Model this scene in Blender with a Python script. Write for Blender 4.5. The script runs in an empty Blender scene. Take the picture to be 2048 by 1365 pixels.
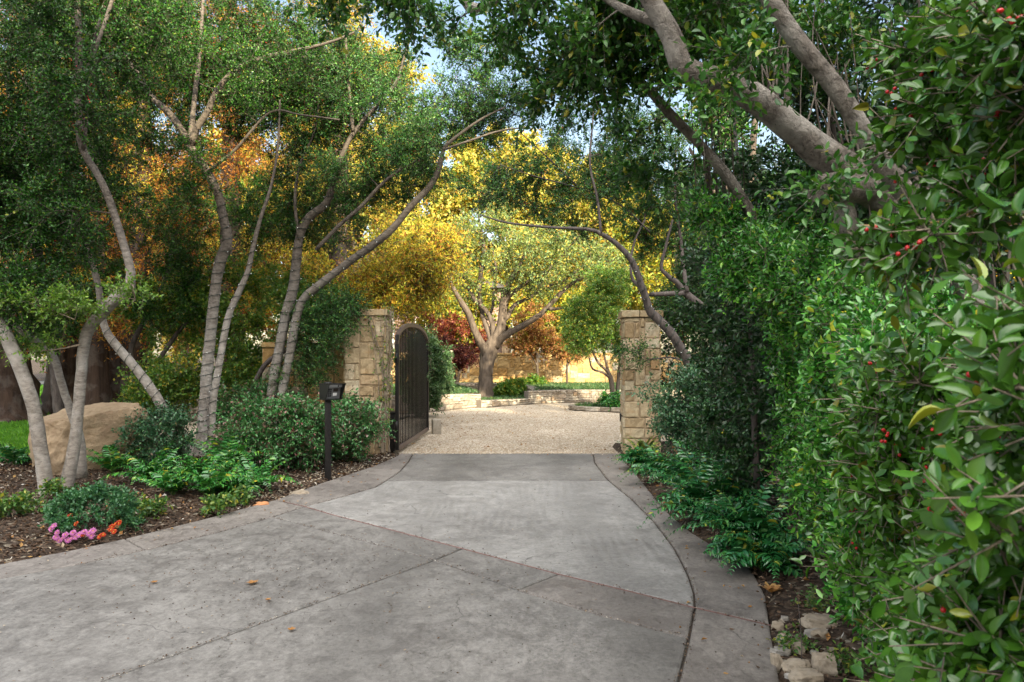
EXPOSURE = 1.8; FILL_CLOUD = 19.0
import bpy, bmesh, math, random
import numpy as np
from mathutils import Vector, noise as mnoise, geometry as mgeo

# ------------------------------------------------------------------ basics
SC = bpy.context.scene
COL = SC.collection
FPX, CX, HY, CAMH = 1500.0, 1024.0, 716.0, 1.55     # measured from the photo: focal length and horizon in its pixels
rng = np.random.default_rng(11)
random.seed(5)

def P(px, py, Y):
    "a point seen at photo pixel (px,py) standing Y metres away"
    return np.array([(px - CX) * Y / FPX, Y, CAMH - (py - HY) * Y / FPX])

def G(px, py):
    "ground point (z=0) seen at a photo pixel"
    Y = CAMH * FPX / (py - HY)
    return ((px - CX) * Y / FPX, Y)

def unit(v):
    v = np.asarray(v, float)
    return v / np.maximum(np.linalg.norm(v, axis=-1, keepdims=True), 1e-9)

class Acc:
    "collects vertices and faces (tris / quads / ngons), builds ONE mesh object"
    def __init__(s):
        s.v = []; s.f = {}; s.n = 0; s.m = []
    def add(s, v, f, mi=0):
        v = np.asarray(v, np.float32).reshape(-1, 3)
        f = np.asarray(f, np.int64)
        if len(v) == 0 or len(f) == 0: return
        s.f.setdefault((f.shape[1], mi), []).append(f + s.n)
        s.v.append(v); s.n += len(v)
    def addp(s, v, faces, mi=0):
        v = np.asarray(v, np.float32).reshape(-1, 3)
        for f in faces:
            s.f.setdefault((len(f), mi), []).append(np.array([f], np.int64) + s.n)
        s.v.append(v); s.n += len(v)
    def mesh(s, name, mats, smooth=True):
        me = bpy.data.meshes.new(name)
        if s.n:
            v = np.concatenate(s.v)
            loops, starts, mis, n0 = [], [], [], 0
            for (k, mi), fl in s.f.items():
                a = np.concatenate(fl)
                loops.append(a.ravel()); starts.append(n0 + np.arange(len(a)) * k)
                mis.append(np.full(len(a), mi, np.int32)); n0 += a.size
            loops = np.concatenate(loops).astype(np.int32); starts = np.concatenate(starts).astype(np.int32); mis = np.concatenate(mis)
            me.vertices.add(len(v)); me.vertices.foreach_set('co', v.ravel())
            me.loops.add(len(loops)); me.loops.foreach_set('vertex_index', loops)
            me.polygons.add(len(starts)); me.polygons.foreach_set('loop_start', starts)
            me.polygons.foreach_set('material_index', mis)
            me.polygons.foreach_set('use_smooth', np.full(len(starts), smooth))
            me.update(calc_edges=True)
        for m in (mats if isinstance(mats, (list, tuple)) else [mats]):
            me.materials.append(m)
        return me
    def build(s, name, mats, parent=None, smooth=True):
        o = bpy.data.objects.new(name, s.mesh(name, mats, smooth))
        COL.objects.link(o)
        if parent is not None: place_under(o, parent)
        return o

def tag(o, label=None, cat=None, group=None, kind=None):
    if label: o['label'] = label
    if cat: o['category'] = cat
    if group: o['group'] = group
    if kind: o['kind'] = kind
    return o

def thing(name, label, cat, loc, group=None):
    o = bpy.data.objects.new(name, None); COL.objects.link(o)
    o.empty_display_size = 0.2
    o.location = tuple(float(c) for c in loc)
    return tag(o, label, cat, group)

def place_under(o, parent):
    from mathutils import Matrix
    o.parent = parent
    # chain of parents: all roots only translate
    t = Vector((0, 0, 0)); p = parent
    if p.parent is None:
        o.matrix_parent_inverse = Matrix.Translation(-Vector(p.location))
    else:
        o.matrix_parent_inverse = Matrix.Identity(4)

def copy_tree(o, parent=None):
    c = o.copy(); COL.objects.link(c)
    if parent is not None: c.parent = parent
    for ch in list(o.children): copy_tree(ch, c)
    return c

# ------------------------------------------------------------------ shapes
def box(acc, c, size, rot=0.0, mi=0, bev=0.0, axes=None):
    hx, hy, hz = [s / 2 for s in size]
    b = min(bev, hx * .8, hy * .8, hz * .8)
    if axes is None:
        ca, sa = math.cos(rot), math.sin(rot)
        ax = np.array([[ca, sa, 0], [-sa, ca, 0], [0, 0, 1]])
    else: ax = np.array(axes)
    if b <= 0:
        v = np.array([[x, y, z] for z in (-hz, hz) for y in (-hy, hy) for x in (-hx, hx)])
        f = [(0, 2, 3, 1), (4, 5, 7, 6), (0, 1, 5, 4), (2, 6, 7, 3), (0, 4, 6, 2), (1, 3, 7, 5)]
        acc.add(v @ ax + np.array(c), f, mi); return
    bm = bmesh.new(); bmesh.ops.create_cube(bm, size=1)
    for q in bm.verts: q.co = Vector((q.co.x * hx * 2, q.co.y * hy * 2, q.co.z * hz * 2))
    bmesh.ops.bevel(bm, geom=bm.edges[:], offset=b, segments=2, affect='EDGES', profile=.6)
    bm.verts.index_update()
    v = np.array([q.co[:] for q in bm.verts]) @ ax + np.array(c)
    acc.addp(v, [[q.index for q in f.verts] for f in bm.faces], mi); bm.free()

def smooth_path(pts, rad, step):
    pts = np.asarray(pts, float); rad = np.asarray(rad, float)
    seg = np.linalg.norm(np.diff(pts, axis=0), axis=1)
    out, ro = [], []
    n = len(pts)
    for i in range(n - 1):
        p0 = pts[i - 1] if i else 2 * pts[0] - pts[1]
        p1, p2 = pts[i], pts[i + 1]
        p3 = pts[i + 2] if i + 2 < n else 2 * pts[-1] - pts[-2]
        k = max(1, int(round(seg[i] / step)))
        for t in np.arange(k) / k:
            out.append(.5 * ((2 * p1) + (p2 - p0) * t + (2 * p0 - 5 * p1 + 4 * p2 - p3) * t * t + (3 * p1 - p0 - 3 * p2 + p3) * t ** 3))
            ro.append(rad[i] * (1 - t) + rad[i + 1] * t)
    out.append(pts[-1]); ro.append(rad[-1])
    return np.array(out), np.array(ro)

def frames(pts):
    t = np.zeros_like(pts); t[1:-1] = pts[2:] - pts[:-2]; t[0] = pts[1] - pts[0]; t[-1] = pts[-1] - pts[-2]
    t = unit(t)
    a = np.array([0, 0, 1.0]) if abs(t[0][2]) < .8 else np.array([1.0, 0, 0])
    u = unit(np.cross(a, t[0])); us = [u]
    for i in range(1, len(pts)):
        u = us[-1] - t[i] * np.dot(us[-1], t[i]); us.append(unit(u))
    us = np.array(us); return t, us, np.cross(t, us)

def tube(acc, pts, rad, sides=8, mi=0, rough=0.0, cap=True):
    pts = np.asarray(pts, float); rad = np.broadcast_to(np.asarray(rad, float), (len(pts),)).copy()
    t, u, w = frames(pts)
    a = np.arange(sides) * 2 * math.pi / sides
    R = rad[:, None] * (1 + (rng.normal(0, rough, (len(pts), sides)) if rough else 0))
    v = pts[:, None, :] + R[:, :, None] * (np.cos(a)[None, :, None] * u[:, None, :] + np.sin(a)[None, :, None] * w[:, None, :])
    n = len(pts); i = np.arange(n - 1)[:, None] * sides; j = np.arange(sides)[None, :]; jn = (j + 1) % sides
    f = np.stack([i + j, i + jn, i + sides + jn, i + sides + j], -1).reshape(-1, 4)
    v = v.reshape(-1, 3)
    if cap:
        v = np.concatenate([v, pts[:1], pts[-1:]])
        b = np.arange(sides); bn = (b + 1) % sides; m = n * sides
        acc.add(v, f, mi); off = acc.n - len(v)
        acc.f.setdefault((3, mi), []).append(np.stack([bn, b, np.full(sides, m)], -1) + off)
        acc.f.setdefault((3, mi), []).append(np.stack([b + (n - 1) * sides, bn + (n - 1) * sides, np.full(sides, m + 1)], -1) + off)
    else: acc.add(v, f, mi)

def lumpy(acc, pts, rad, step=.045, sides=26, seed=0.0, amt=.06):
    "a gnarled limb: swellings, knots and hollows along and around it"
    p, r = smooth_path(pts, rad, step); t, u, w = frames(p); a = np.arange(sides) * 2 * math.pi / sides
    dr = np.cos(a)[None, :, None] * u[:, None] + np.sin(a)[None, :, None] * w[:, None]
    v0 = p[:, None] + dr * r[:, None, None]; flat = v0.reshape(-1, 3)
    n1 = np.array([mnoise.noise(Vector(q * 5.5 + seed)) * amt * 1.5 + mnoise.noise(Vector(q * 14 + seed)) * amt * .8 + mnoise.noise(Vector(q * 42)) * amt * .35 for q in flat]).reshape(len(p), sides)
    v = p[:, None] + dr * (r[:, None] * (1 + n1))[:, :, None]; n = len(p)
    i = np.arange(n - 1)[:, None] * sides; j = np.arange(sides)[None]; jn = (j + 1) % sides
    acc.add(v.reshape(-1, 3), np.stack([i + j, i + jn, i + sides + jn, i + sides + j], -1).reshape(-1, 4))
    for e, k in ((0, 1), ((n - 1) * sides, -1)):
        acc.addp(np.concatenate([v.reshape(-1, 3)[e:e + sides], p[:1] if k == 1 else p[-1:]]), [[(q + 1) % sides, q, sides][::k] for q in range(sides)])

def prism_twigs(acc, S, E, r):
    "many straight 3-sided twigs at once"
    S = np.asarray(S); E = np.asarray(E); n = len(S)
    if n == 0: return
    d = unit(E - S); a = unit(np.cross(d, rng.normal(size=(n, 3)))); b = np.cross(d, a)
    ring = [a * math.cos(k * 2.0944) + b * math.sin(k * 2.0944) for k in range(3)]
    v = np.stack([S + ring[0] * r, S + ring[1] * r, S + ring[2] * r, E + ring[0] * r * .4, E + ring[1] * r * .4, E + ring[2] * r * .4], 1)
    f = np.array([[0, 1, 4, 3], [1, 2, 5, 4], [2, 0, 3, 5]])
    acc.add(v.reshape(-1, 3), (f[None] + (np.arange(n) * 6)[:, None, None]).reshape(-1, 4))

# leaf templates: x across, y along, z up; unit length
def leaf_template(kind, width):
    if kind == 'kite':
        v = np.array([[0, 0, 0], [.5, .45, .10], [0, 1, -.06], [-.5, .45, .10]]); f = [(0, 1, 2), (0, 2, 3)]
    elif kind == 'oval':
        v = np.array([[0, 0, 0], [0, .35, -.02], [0, .72, -.05], [0, 1, -.14], [.42, .3, .07], [.44, .7, .04], [-.42, .3, .07], [-.44, .7, .04]])
        f = [(0, 4, 1), (1, 4, 5, 2), (2, 5, 3), (0, 1, 6), (1, 2, 7, 6), (2, 3, 7)]
    else:   # 'fine': a rounded spoon-shaped blade with a stalk
        ys = [0, .09, .2, .38, .58, .76, .9, 1.0]; ws = [.03, .05, .24, .44, .5, .43, .25, 0]
        v = []; 
        for y, w in zip(ys, ws):
            dz = -.20 * y * y
            v += [[-w, y, dz + .16 * w], [0, y, dz - .03], [w, y, dz + .16 * w]]
        f = []
        for i in range(len(ys) - 1):
            a = i * 3
            f += [(a, a + 1, a + 4, a + 3), (a + 1, a + 2, a + 5, a + 4)]
        v = np.array(v)
    v = v.copy(); v[:, 0] *= width
    return v, f

class Leaves:
    def __init__(s): s.p = []; s.d = []; s.n = []; s.s = []
    def add(s, p, d, n, size):
        s.p.append(p); s.d.append(d); s.n.append(n); s.s.append(size)
    def count(s): return sum(len(x) for x in s.p)
    def fill(s, acc, kind='kite', width=.5, curl=.0, mi=0):
        if not s.p: return
        p = np.concatenate(s.p); d = unit(np.concatenate(s.d)); n = np.concatenate(s.n); sz = np.concatenate(s.s)
        x = unit(np.cross(d, n)); n = np.cross(x, d)
        tv, tf = leaf_template(kind, width)
        m = len(p)
        wj = 1 + rng.uniform(-.26, .2, m); cj = 1 + rng.uniform(-1.6, 2.2, m)
        v = (p[:, None] + sz[:, None, None] * (tv[None, :, 0, None] * (x * wj[:, None])[:, None] + tv[None, :, 1, None] * d[:, None]
             + tv[None, :, 2, None] * (n * cj[:, None])[:, None]))
        k = len(tv); byk = {}
        for f in tf: byk.setdefault(len(f), []).append(f)
        first = True; off = acc.n
        acc.v.append(v.reshape(-1, 3).astype(np.float32)); acc.n += m * k
        for q, fl in byk.items():
            fl = np.array(fl)
            acc.f.setdefault((q, mi), []).append((fl[None] + (np.arange(m) * k)[:, None, None]).reshape(-1, q) + off)

def rand_unit(n): return unit(rng.normal(size=(n, 3)))

# ------------------------------------------------------------------ plants
def limb(px_list, Y0, Y1=None, scale=1.0):
    "limb from photo pixels (px,py,width px): depth runs from Y0 to Y1 along it; returns (points, radii)"
    Y1 = Y0 if Y1 is None else Y1
    n = len(px_list); pts, rad = [], []
    for i, (x, y, w) in enumerate(px_list):
        t = i / max(1, n - 1); Y = Y0 + (Y1 - Y0) * t
        pts.append(P(x, y, Y)); rad.append(w / 2 * Y / FPX * scale)
    return np.array(pts), np.array(rad)

def ellipsoid(px, py, rx, ry, Y, rY, n, fill=0.0):
    "n random targets inside an ellipsoid given by its picture size and depth"
    c = P(px, py, Y); a = rx * Y / FPX; b = ry * Y / FPX
    q = rand_unit(n) * (rng.uniform(fill, 1, n) ** (1 / 2.4))[:, None]
    return c + q * np.array([a, rY, b])

def ell(c, r, n, fill=0.0, zmin=None):
    q = rand_unit(n) * (rng.uniform(fill, 1, n) ** (1 / 2.4))[:, None]
    t = np.array(c) + q * np.array(r)
    return t if zmin is None else t[t[:, 2] > zmin]

def grow(wood, leaves, limbs, targets, n_twig=22, twig=(.14, .34), per=12, size=(.025, .036), up=.25, droop=.06, wood_sides=8,
         br_sides=5, br_k=.011, out=.5, twig_r=.0022, show_twigs=True, rough=.05, step=.12, reach=None, berries=None, berry_share=.0, spread=1.0,
         leaf_up=.75, start=.25, limb_twigs=0, max_len=None, fine=None, gnarl=False):
    fine = wood if fine is None else fine
    nodes, nrad = [], []
    for pts, rad in limbs:
        p, r = smooth_path(pts, rad, step)
        if gnarl and r.max() > .03: lumpy(wood, pts, rad, seed=float(len(nodes)) * 3.7)
        else: tube(wood, p, r, wood_sides, rough=rough)
        nodes.append(p); nrad.append(r)
    nodes = np.concatenate(nodes); nrad = np.concatenate(nrad)
    d0 = np.array([np.min(np.linalg.norm(nodes - t, axis=1)) for t in targets])
    S, T = [], []
    cap = len(nodes) + len(targets) * 4
    N = np.zeros((cap, 3)); R = np.zeros(cap); N[:len(nodes)] = nodes; R[:len(nodes)] = nrad; c = len(nodes)
    for i in np.argsort(d0):
        t = targets[i]
        dd = np.linalg.norm(N[:c] - t, axis=1) + .25 * np.maximum(0, N[:c, 2] - t[2])   # prefer growing outwards and upwards
        j = int(np.argmin(dd)); p0 = N[j]; L = np.linalg.norm(t - p0)
        if L < .03: continue
        if max_len and L > max_len: continue
        mid = (p0 + t) / 2 + np.array([0, 0, .12 * L]) + rng.normal(0, .07 * L, 3)
        k = 6; tt = np.linspace(0, 1, k)[:, None]
        b = (1 - tt) ** 2 * p0 + 2 * tt * (1 - tt) * mid + tt ** 2 * t
        b[1:-1] += rng.normal(0, .015 * L, (k - 2, 3))
        r0 = min(R[j] * .75, .004 + br_k * L); r1 = min(r0 * .5, max(.0022, .35 * r0))
        tube(fine, b, np.linspace(r0, r1, k), br_sides, cap=False)
        for q in (2, 3, 4, 5):
            N[c] = b[q]; R[c] = r0 + (r1 - r0) * q / 5; c += 1
        u = rng.uniform(start, 1, n_twig) * (k - 1); a = np.minimum(u.astype(int), k - 2); fr = (u - a)[:, None]
        S.append(b[a] * (1 - fr) + b[a + 1] * fr); T.append(unit(b[a + 1] - b[a]))
    if limb_twigs:
        idx = rng.integers(0, len(nodes), limb_twigs); S.append(nodes[idx]); T.append(rand_unit(limb_twigs))
    if not S: return
    S = np.concatenate(S); T = np.concatenate(T)
    twig_leaves(fine, leaves, S, T, twig, per, size, up, droop, out, twig_r, show_twigs, berries, berry_share, leaf_up, spread)

def twig_leaves(wood, leaves, S, T, twig, per, size, up, droop, out, twig_r, show_twigs, berries=None, berry_share=0, leaf_up=.75, spread=1.0):
    m = len(S)
    D = unit(out * T + rand_unit(m) * .9 * spread + np.array([0, 0, up]))
    L = rng.uniform(twig[0], twig[1], m)
    E = S + D * L[:, None] - np.array([0, 0, 1]) * (droop * L)[:, None]
    if show_twigs: prism_twigs(wood, S, E, twig_r)
    ts = (np.arange(per) + .6) / per
    t = np.clip(ts[None, :] + rng.normal(0, .04, (m, per)), .08, 1.02)
    pos = S[:, None] + (D * L[:, None])[:, None] * t[:, :, None]; pos[:, :, 2] -= (droop * L)[:, None] * t ** 2
    side = unit(np.cross(D, rand_unit(m)))
    side2 = np.cross(D, side)
    ang = (np.arange(per) * 2.4)[None, :] + rng.uniform(0, 6.28, (m, 1))
    sd = side[:, None] * np.cos(ang)[:, :, None] + side2[:, None] * np.sin(ang)[:, :, None]
    d = unit(D[:, None] * .7 + sd * .9 + rng.normal(0, .25, (m, per, 3)))
    n = np.array([0, 0, leaf_up]) + rng.normal(0, .55, (m, per, 3)) + sd * .2
    s = rng.uniform(size[0], size[1], (m, per))
    leaves.add(pos.reshape(-1, 3), d.reshape(-1, 3), n.reshape(-1, 3), s.ravel())
    if berries is not None and berry_share > 0:
        k = np.nonzero(rng.uniform(size=m) < berry_share)[0]
        for i in k:
            q = rng.integers(3, 8); tt = rng.uniform(.2, .9, q)[:, None]
            berries.append(S[i] + D[i] * L[i] * tt + rng.normal(0, .008, (q, 3)))

def sphere_template(seg=6, rings=4):
    v = [[0, 0, 1]]
    for i in range(1, rings):
        a = math.pi * i / rings
        for j in range(seg):
            b = 2 * math.pi * j / seg; v.append([math.sin(a) * math.cos(b), math.sin(a) * math.sin(b), math.cos(a)])
    v.append([0, 0, -1]); t, q = [], []
    for j in range(seg):
        t.append((0, 1 + j, 1 + (j + 1) % seg)); e = 1 + (rings - 2) * seg; t.append((len(v) - 1, e + (j + 1) % seg, e + j))
    for i in range(rings - 2):
        for j in range(seg):
            a = 1 + i * seg + j; b = 1 + i * seg + (j + 1) % seg; q.append((a, a + seg, b + seg, b))
    return np.array(v, float), np.array(t), np.array(q)

def spheres(acc, P_, r, seg=6, rings=4):
    P_ = np.asarray(P_); n = len(P_)
    if n == 0: return
    tv, t, q = sphere_template(seg, rings); k = len(tv)
    rr = np.broadcast_to(r, (n,))
    acc.v.append((P_[:, None] + tv[None] * rr[:, None, None]).reshape(-1, 3).astype(np.float32)); off = acc.n; acc.n += n * k
    for a in (t, q):
        if len(a): acc.f.setdefault((a.shape[1], 0), []).append((a[None] + (np.arange(n) * k)[:, None, None]).reshape(-1, a.shape[1]) + off)

def plant(name, label, cat, base, limbs, targets, bark, leafmat, kind='kite', width=.5, group=None, berry_mat=None, berry_r=.0045,
          trunk_name='trunk', crown_name='crown', berry_seg=(6, 4), **kw):
    root = thing(name, label, cat, base, group)
    w, w2, lv, br = Acc(), Acc(), Leaves(), []
    split = trunk_name == 'trunk'
    grow(w, lv, limbs, targets, berries=br if berry_mat else None, fine=w2 if split else None, **kw)
    w.build(trunk_name, bark, root)
    if split: w2.build('branches', M['bark_mid'] if bark == M['bark_pale'] else bark, root)
    a = Acc(); lv.fill(a, kind, width); a.build(crown_name, leafmat, root)
    if br:
        b = Acc(); spheres(b, np.concatenate(br), berry_r, *berry_seg); tag(b.build('berries', berry_mat, root), kind='stuff')
    return root
# ------------------------------------------------------------------ materials
class NT:
    def __init__(s, name):
        s.m = bpy.data.materials.new(name); s.m.use_nodes = True; s.t = s.m.node_tree; s.t.nodes.clear()
        s.out = s.n('ShaderNodeOutputMaterial')
    def n(s, typ, **kw):
        x = s.t.nodes.new(typ)
        for k, v in kw.items(): setattr(x, k, v)
        return x
    def set(s, node, **kw):
        for k, v in kw.items():
            node.inputs[k.replace('_', ' ')].default_value = v
        return node
    def l(s, a, b): s.t.links.new(a, b)
    def coord(s, scale=(1, 1, 1)):
        g = s.n('ShaderNodeTexCoord'); m = s.n('ShaderNodeMapping'); m.inputs['Scale'].default_value = scale
        s.l(g.outputs['Object'], m.inputs['Vector']); return m.outputs['Vector']
    def noise(s, vec, scale, detail=5, rough=.6, dist=0.0):
        x = s.n('ShaderNodeTexNoise'); s.l(vec, x.inputs['Vector'])
        x.inputs['Scale'].default_value = scale; x.inputs['Detail'].default_value = detail
        x.inputs['Roughness'].default_value = rough; x.inputs['Distortion'].default_value = dist
        return x.outputs['Fac']
    def ramp(s, fac, stops, interp='LINEAR'):
        r = s.n('ShaderNodeValToRGB'); r.color_ramp.interpolation = interp
        e = r.color_ramp.elements
        while len(e) < len(stops): e.new(.5)
        for q, (p, c) in zip(e, stops): q.position = p; q.color = (*c, 1) if len(c) == 3 else c
        s.l(fac, r.inputs['Fac']); return r.outputs['Color']
    def mix(s, fac, a, b, mode='MIX'):
        x = s.n('ShaderNodeMix', data_type='RGBA', blend_type=mode)
        for sock, v in ((x.inputs[0], fac), (x.inputs[6], a), (x.inputs[7], b)):
            if hasattr(v, 'is_linked'): s.l(v, sock)
            else: sock.default_value = v if isinstance(v, (int, float)) else ((*v, 1) if len(v) == 3 else v)
        return x.outputs[2]
    def math(s, op, a, b=0.0):
        x = s.n('ShaderNodeMath', operation=op)
        for sock, v in ((x.inputs[0], a), (x.inputs[1], b)):
            if hasattr(v, 'is_linked'): s.l(v, sock)
            else: sock.default_value = v
        return x.outputs[0]
    def bump(s, h, strength=.4, dist=.01):
        b = s.n('ShaderNodeBump'); b.inputs['Strength'].default_value = strength; b.inputs['Distance'].default_value = dist
        s.l(h, b.inputs['Height']); return b.outputs['Normal']
    def island(s): return s.n('ShaderNodeNewGeometry').outputs['Random Per Island']
    def finish(s, color, rough=.6, normal=None, spec=.5, trans=None, trans_color=None, metal=0.0):
        p = s.n('ShaderNodeBsdfPrincipled')
        for sock, v in ((p.inputs['Base Color'], color), (p.inputs['Roughness'], rough), (p.inputs['Metallic'], metal)):
            if hasattr(v, 'is_linked'): s.l(v, sock)
            else: sock.default_value = v if isinstance(v, (int, float)) else (*v, 1)
        p.inputs['Specular IOR Level'].default_value = spec
        if normal is not None: s.l(normal, p.inputs['Normal'])
        sh = p.outputs[0]
        if trans:
            t = s.n('ShaderNodeBsdfTranslucent'); 
            if trans_color is not None:
                if hasattr(trans_color, 'is_linked'): s.l(trans_color, t.inputs['Color'])
                else: t.inputs['Color'].default_value = (*trans_color, 1)
            m = s.n('ShaderNodeMixShader'); m.inputs[0].default_value = trans
            s.l(sh, m.inputs[1]); s.l(t.outputs[0], m.inputs[2]); sh = m.outputs[0]
        s.l(sh, s.out.inputs['Surface'])
        return s.m

def leaf_mat(name, stops, rough=.42, spec=.5, trans=.32, tgain=1.5, vein=False):
    n = NT(name)
    isl = n.island()
    col = n.ramp(isl, stops)
    if vein:   # faint mottling along each blade
        v = n.noise(n.coord(), 60, 3, .6)
        col = n.mix(n.math('MULTIPLY', v, .35), col, [c * 1.6 for c in stops[len(stops) // 2][1]])
    tc = n.mix(1.0, col, (tgain * 1.15, tgain * 1.1, tgain * .5), 'MULTIPLY')
    return n.finish(col, rough, spec=spec, trans=trans, trans_color=tc)

def plain(name, col, rough=.5, metal=0.0, spec=.5, var=.12, scale=30, bump=.0):
    n = NT(name); vec = n.coord()
    f = n.noise(vec, scale, 4)
    c = n.ramp(f, [(.3, [x * (1 - var) for x in col]), (.7, [x * (1 + var) for x in col])])
    return n.finish(c, rough, n.bump(f, bump, .005) if bump else None, spec, metal=metal)

def bark_mat(name, dark, light, patch=None, scale=14, stretch=(1, 1, .35), bump=.5, patch_amt=.5, upper=None):
    n = NT(name); vec = n.coord(stretch); v2 = n.coord()
    f = n.noise(vec, scale, 7, .65, .4); g = n.noise(v2, 3.2, 3)
    c = n.ramp(f, [(.32, dark), (.68, light)])
    if patch:
        c = n.mix(n.math('MULTIPLY', n.ramp(g, [(.48, (0, 0, 0)), (.6, (1, 1, 1))]), patch_amt), c, patch)
    if upper:     # bark colour turns darker and browner up the stem
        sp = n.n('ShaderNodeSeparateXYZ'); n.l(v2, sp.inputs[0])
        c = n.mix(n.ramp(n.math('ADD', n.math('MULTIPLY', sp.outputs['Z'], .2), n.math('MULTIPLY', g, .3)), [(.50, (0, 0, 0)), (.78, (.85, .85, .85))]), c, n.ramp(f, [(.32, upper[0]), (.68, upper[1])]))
    spots = n.noise(v2, 70, 2)
    c = n.mix(n.ramp(spots, [(.64, (0, 0, 0)), (.70, (.55, .55, .55))]), c, [x * .35 for x in dark])
    return n.finish(c, .85, n.bump(f, bump, .02), .25)

M = {}
M['leaf_yaupon'] = leaf_mat('yaupon_leaf', [(0, (0.005, 0.033, 0.004)), (.35, (0.014, 0.062, 0.007)), (.75, (0.029, 0.110, 0.009)), (.96, (0.062, 0.166, 0.015)), (1, (0.177, 0.198, 0.015))], .38, .28, .12)
M['leaf_yaupon_grey'] = leaf_mat('yaupon_leaf_grey', [(0, (0.011, 0.054, 0.013)), (.4, (0.026, 0.098, 0.021)), (.8, (0.058, 0.168, 0.032)), (.97, (0.122, 0.243, 0.043)), (1, (0.275, 0.299, 0.037))], .36, .32, .14)
M['leaf_yaupon_bright'] = leaf_mat('yaupon_leaf_fresh', [(0, (.07, .15, .025)), (.6, (.11, .23, .03)), (1, (.2, .3, .04))], .4, .5, .35)
M['leaf_hedge'] = leaf_mat('hedge_leaf', [(0, (0.019, 0.101, 0.014)), (.35, (0.041, 0.176, 0.022)), (.75, (0.081, 0.284, 0.032)), (.955, (0.176, 0.419, 0.047)), (.988, (0.324, 0.486, 0.054)), (1, (0.675, 0.567, 0.041))], .24, .65, .13)
M['leaf_holly'] = leaf_mat('holly_leaf', [(0, (0.010, 0.049, 0.005)), (.4, (0.022, 0.088, 0.009)), (.8, (0.047, 0.142, 0.014)), (.97, (0.091, 0.209, 0.019)), (.985, (0.309, 0.301, 0.019)), (1, (0.155, 0.092, 0.026))], .23, .6, .12, vein=True)
M['leaf_overhead'] = leaf_mat('overhead_leaf', [(0, (.012, .055, .009)), (.5, (.030, .11, .014)), (.93, (.07, .18, .025)), (1, (.38, .34, .04))], .34, .4, .2)
M['leaf_shrub'] = leaf_mat('nandina_leaf', [(0, (0.019, 0.094, 0.022)), (.45, (0.041, 0.165, 0.039)), (.8, (0.089, 0.259, 0.068)), (.86, (0.145, 0.094, 0.064)), (1, (0.221, 0.088, 0.076))], .33, .6, .12)
M['leaf_shrub_r'] = leaf_mat('dense_shrub_leaf', [(0, (.014, .060, .026)), (.5, (.036, .115, .048)), (.9, (.080, .195, .085)), (.98, (.14, .26, .10)), (1, (.32, .12, .09))], .34, .55, .12)
M['leaf_fern'] = leaf_mat('fern_leaf', [(0, (.018, .110, .022)), (.5, (.034, .175, .030)), (.85, (.065, .24, .040)), (.98, (.16, .30, .03)), (1, (.5, .42, .04))], .26, .7, .12)
M['leaf_fern_dark'] = leaf_mat('dark_fern_leaf', [(0, (.012, .085, .022)), (.5, (.022, .135, .034)), (.88, (.050, .205, .050)), (.97, (.10, .26, .05)), (1, (.42, .38, .04))], .22, .75, .1)
M['leaf_mum'] = leaf_mat('mum_leaf', [(0, (.020, .085, .035)), (.6, (.035, .125, .045)), (1, (.07, .18, .06))], .45, .5, .25)
M['leaf_cover'] = leaf_mat('ground_cover_leaf', [(0, (.035, .10, .022)), (.5, (.06, .15, .028)), (.85, (.11, .2, .035)), (1, (.36, .34, .05))], .42, .5, .3)
M['leaf_yellow'] = leaf_mat('autumn_yellow_leaf', [(0, (.13, .20, .035)), (.3, (.30, .32, .05)), (.7, (.56, .47, .09)), (.92, (.64, .50, .14)), (1, (.46, .24, .05))], .5, .3, .4, 1.15)
M['leaf_lime'] = leaf_mat('autumn_lime_leaf', [(0, (.10, .17, .03)), (.4, (.24, .30, .04)), (.75, (.46, .42, .05)), (1, (.55, .28, .04))], .5, .3, .4, 1.2)
M['leaf_gold'] = leaf_mat('cypress_gold_needle', [(0, (.12, .19, .025)), (.25, (.26, .30, .035)), (.45, (.48, .42, .045)), (.7, (.60, .46, .05)), (.85, (.48, .23, .035)), (1, (.30, .12, .03))], .55, .25, .34, 1.15)
M['leaf_rust'] = leaf_mat('cypress_rust_needle', [(0, (.14, .06, .02)), (.4, (.32, .12, .025)), (.75, (.46, .20, .03)), (1, (.40, .30, .04))], .6, .2, .35, 1.1)
M['leaf_oak'] = leaf_mat('oak_leaf', [(0, (.09, .16, .06)), (.5, (.16, .24, .08)), (.8, (.26, .31, .08)), (.93, (.42, .38, .07)), (1, (.45, .2, .04))], .45, .45, .33)
M['leaf_red'] = leaf_mat('maple_red_leaf', [(0, (.10, .018, .016)), (.5, (.21, .038, .03)), (.85, (.32, .10, .05)), (1, (.42, .26, .08))], .5, .35, .4, 1.05)
M['leaf_wine'] = leaf_mat('maple_wine_leaf', [(0, (.06, .012, .014)), (.6, (.13, .028, .03)), (1, (.26, .10, .07))], .5, .35, .35, 1.05)
M['leaf_copper'] = leaf_mat('maple_copper_leaf', [(0, (.20, .11, .04)), (.35, (.36, .13, .06)), (.7, (.40, .22, .06)), (1, (.22, .22, .05))], .5, .35, .4, 1.05)
M['leaf_olive'] = leaf_mat('olive_green_leaf', [(0, (.05, .13, .02)), (.5, (.09, .2, .03)), (.85, (.18, .27, .04)), (1, (.42, .32, .05))], .42, .45, .35)
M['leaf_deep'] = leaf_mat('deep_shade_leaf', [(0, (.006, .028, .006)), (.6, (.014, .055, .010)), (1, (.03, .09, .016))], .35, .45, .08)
M['leaf_evergreen'] = leaf_mat('evergreen_leaf', [(0, (.030, .075, .030)), (.6, (.055, .12, .045)), (1, (.09, .17, .06))], .45, .4, .25)
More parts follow.
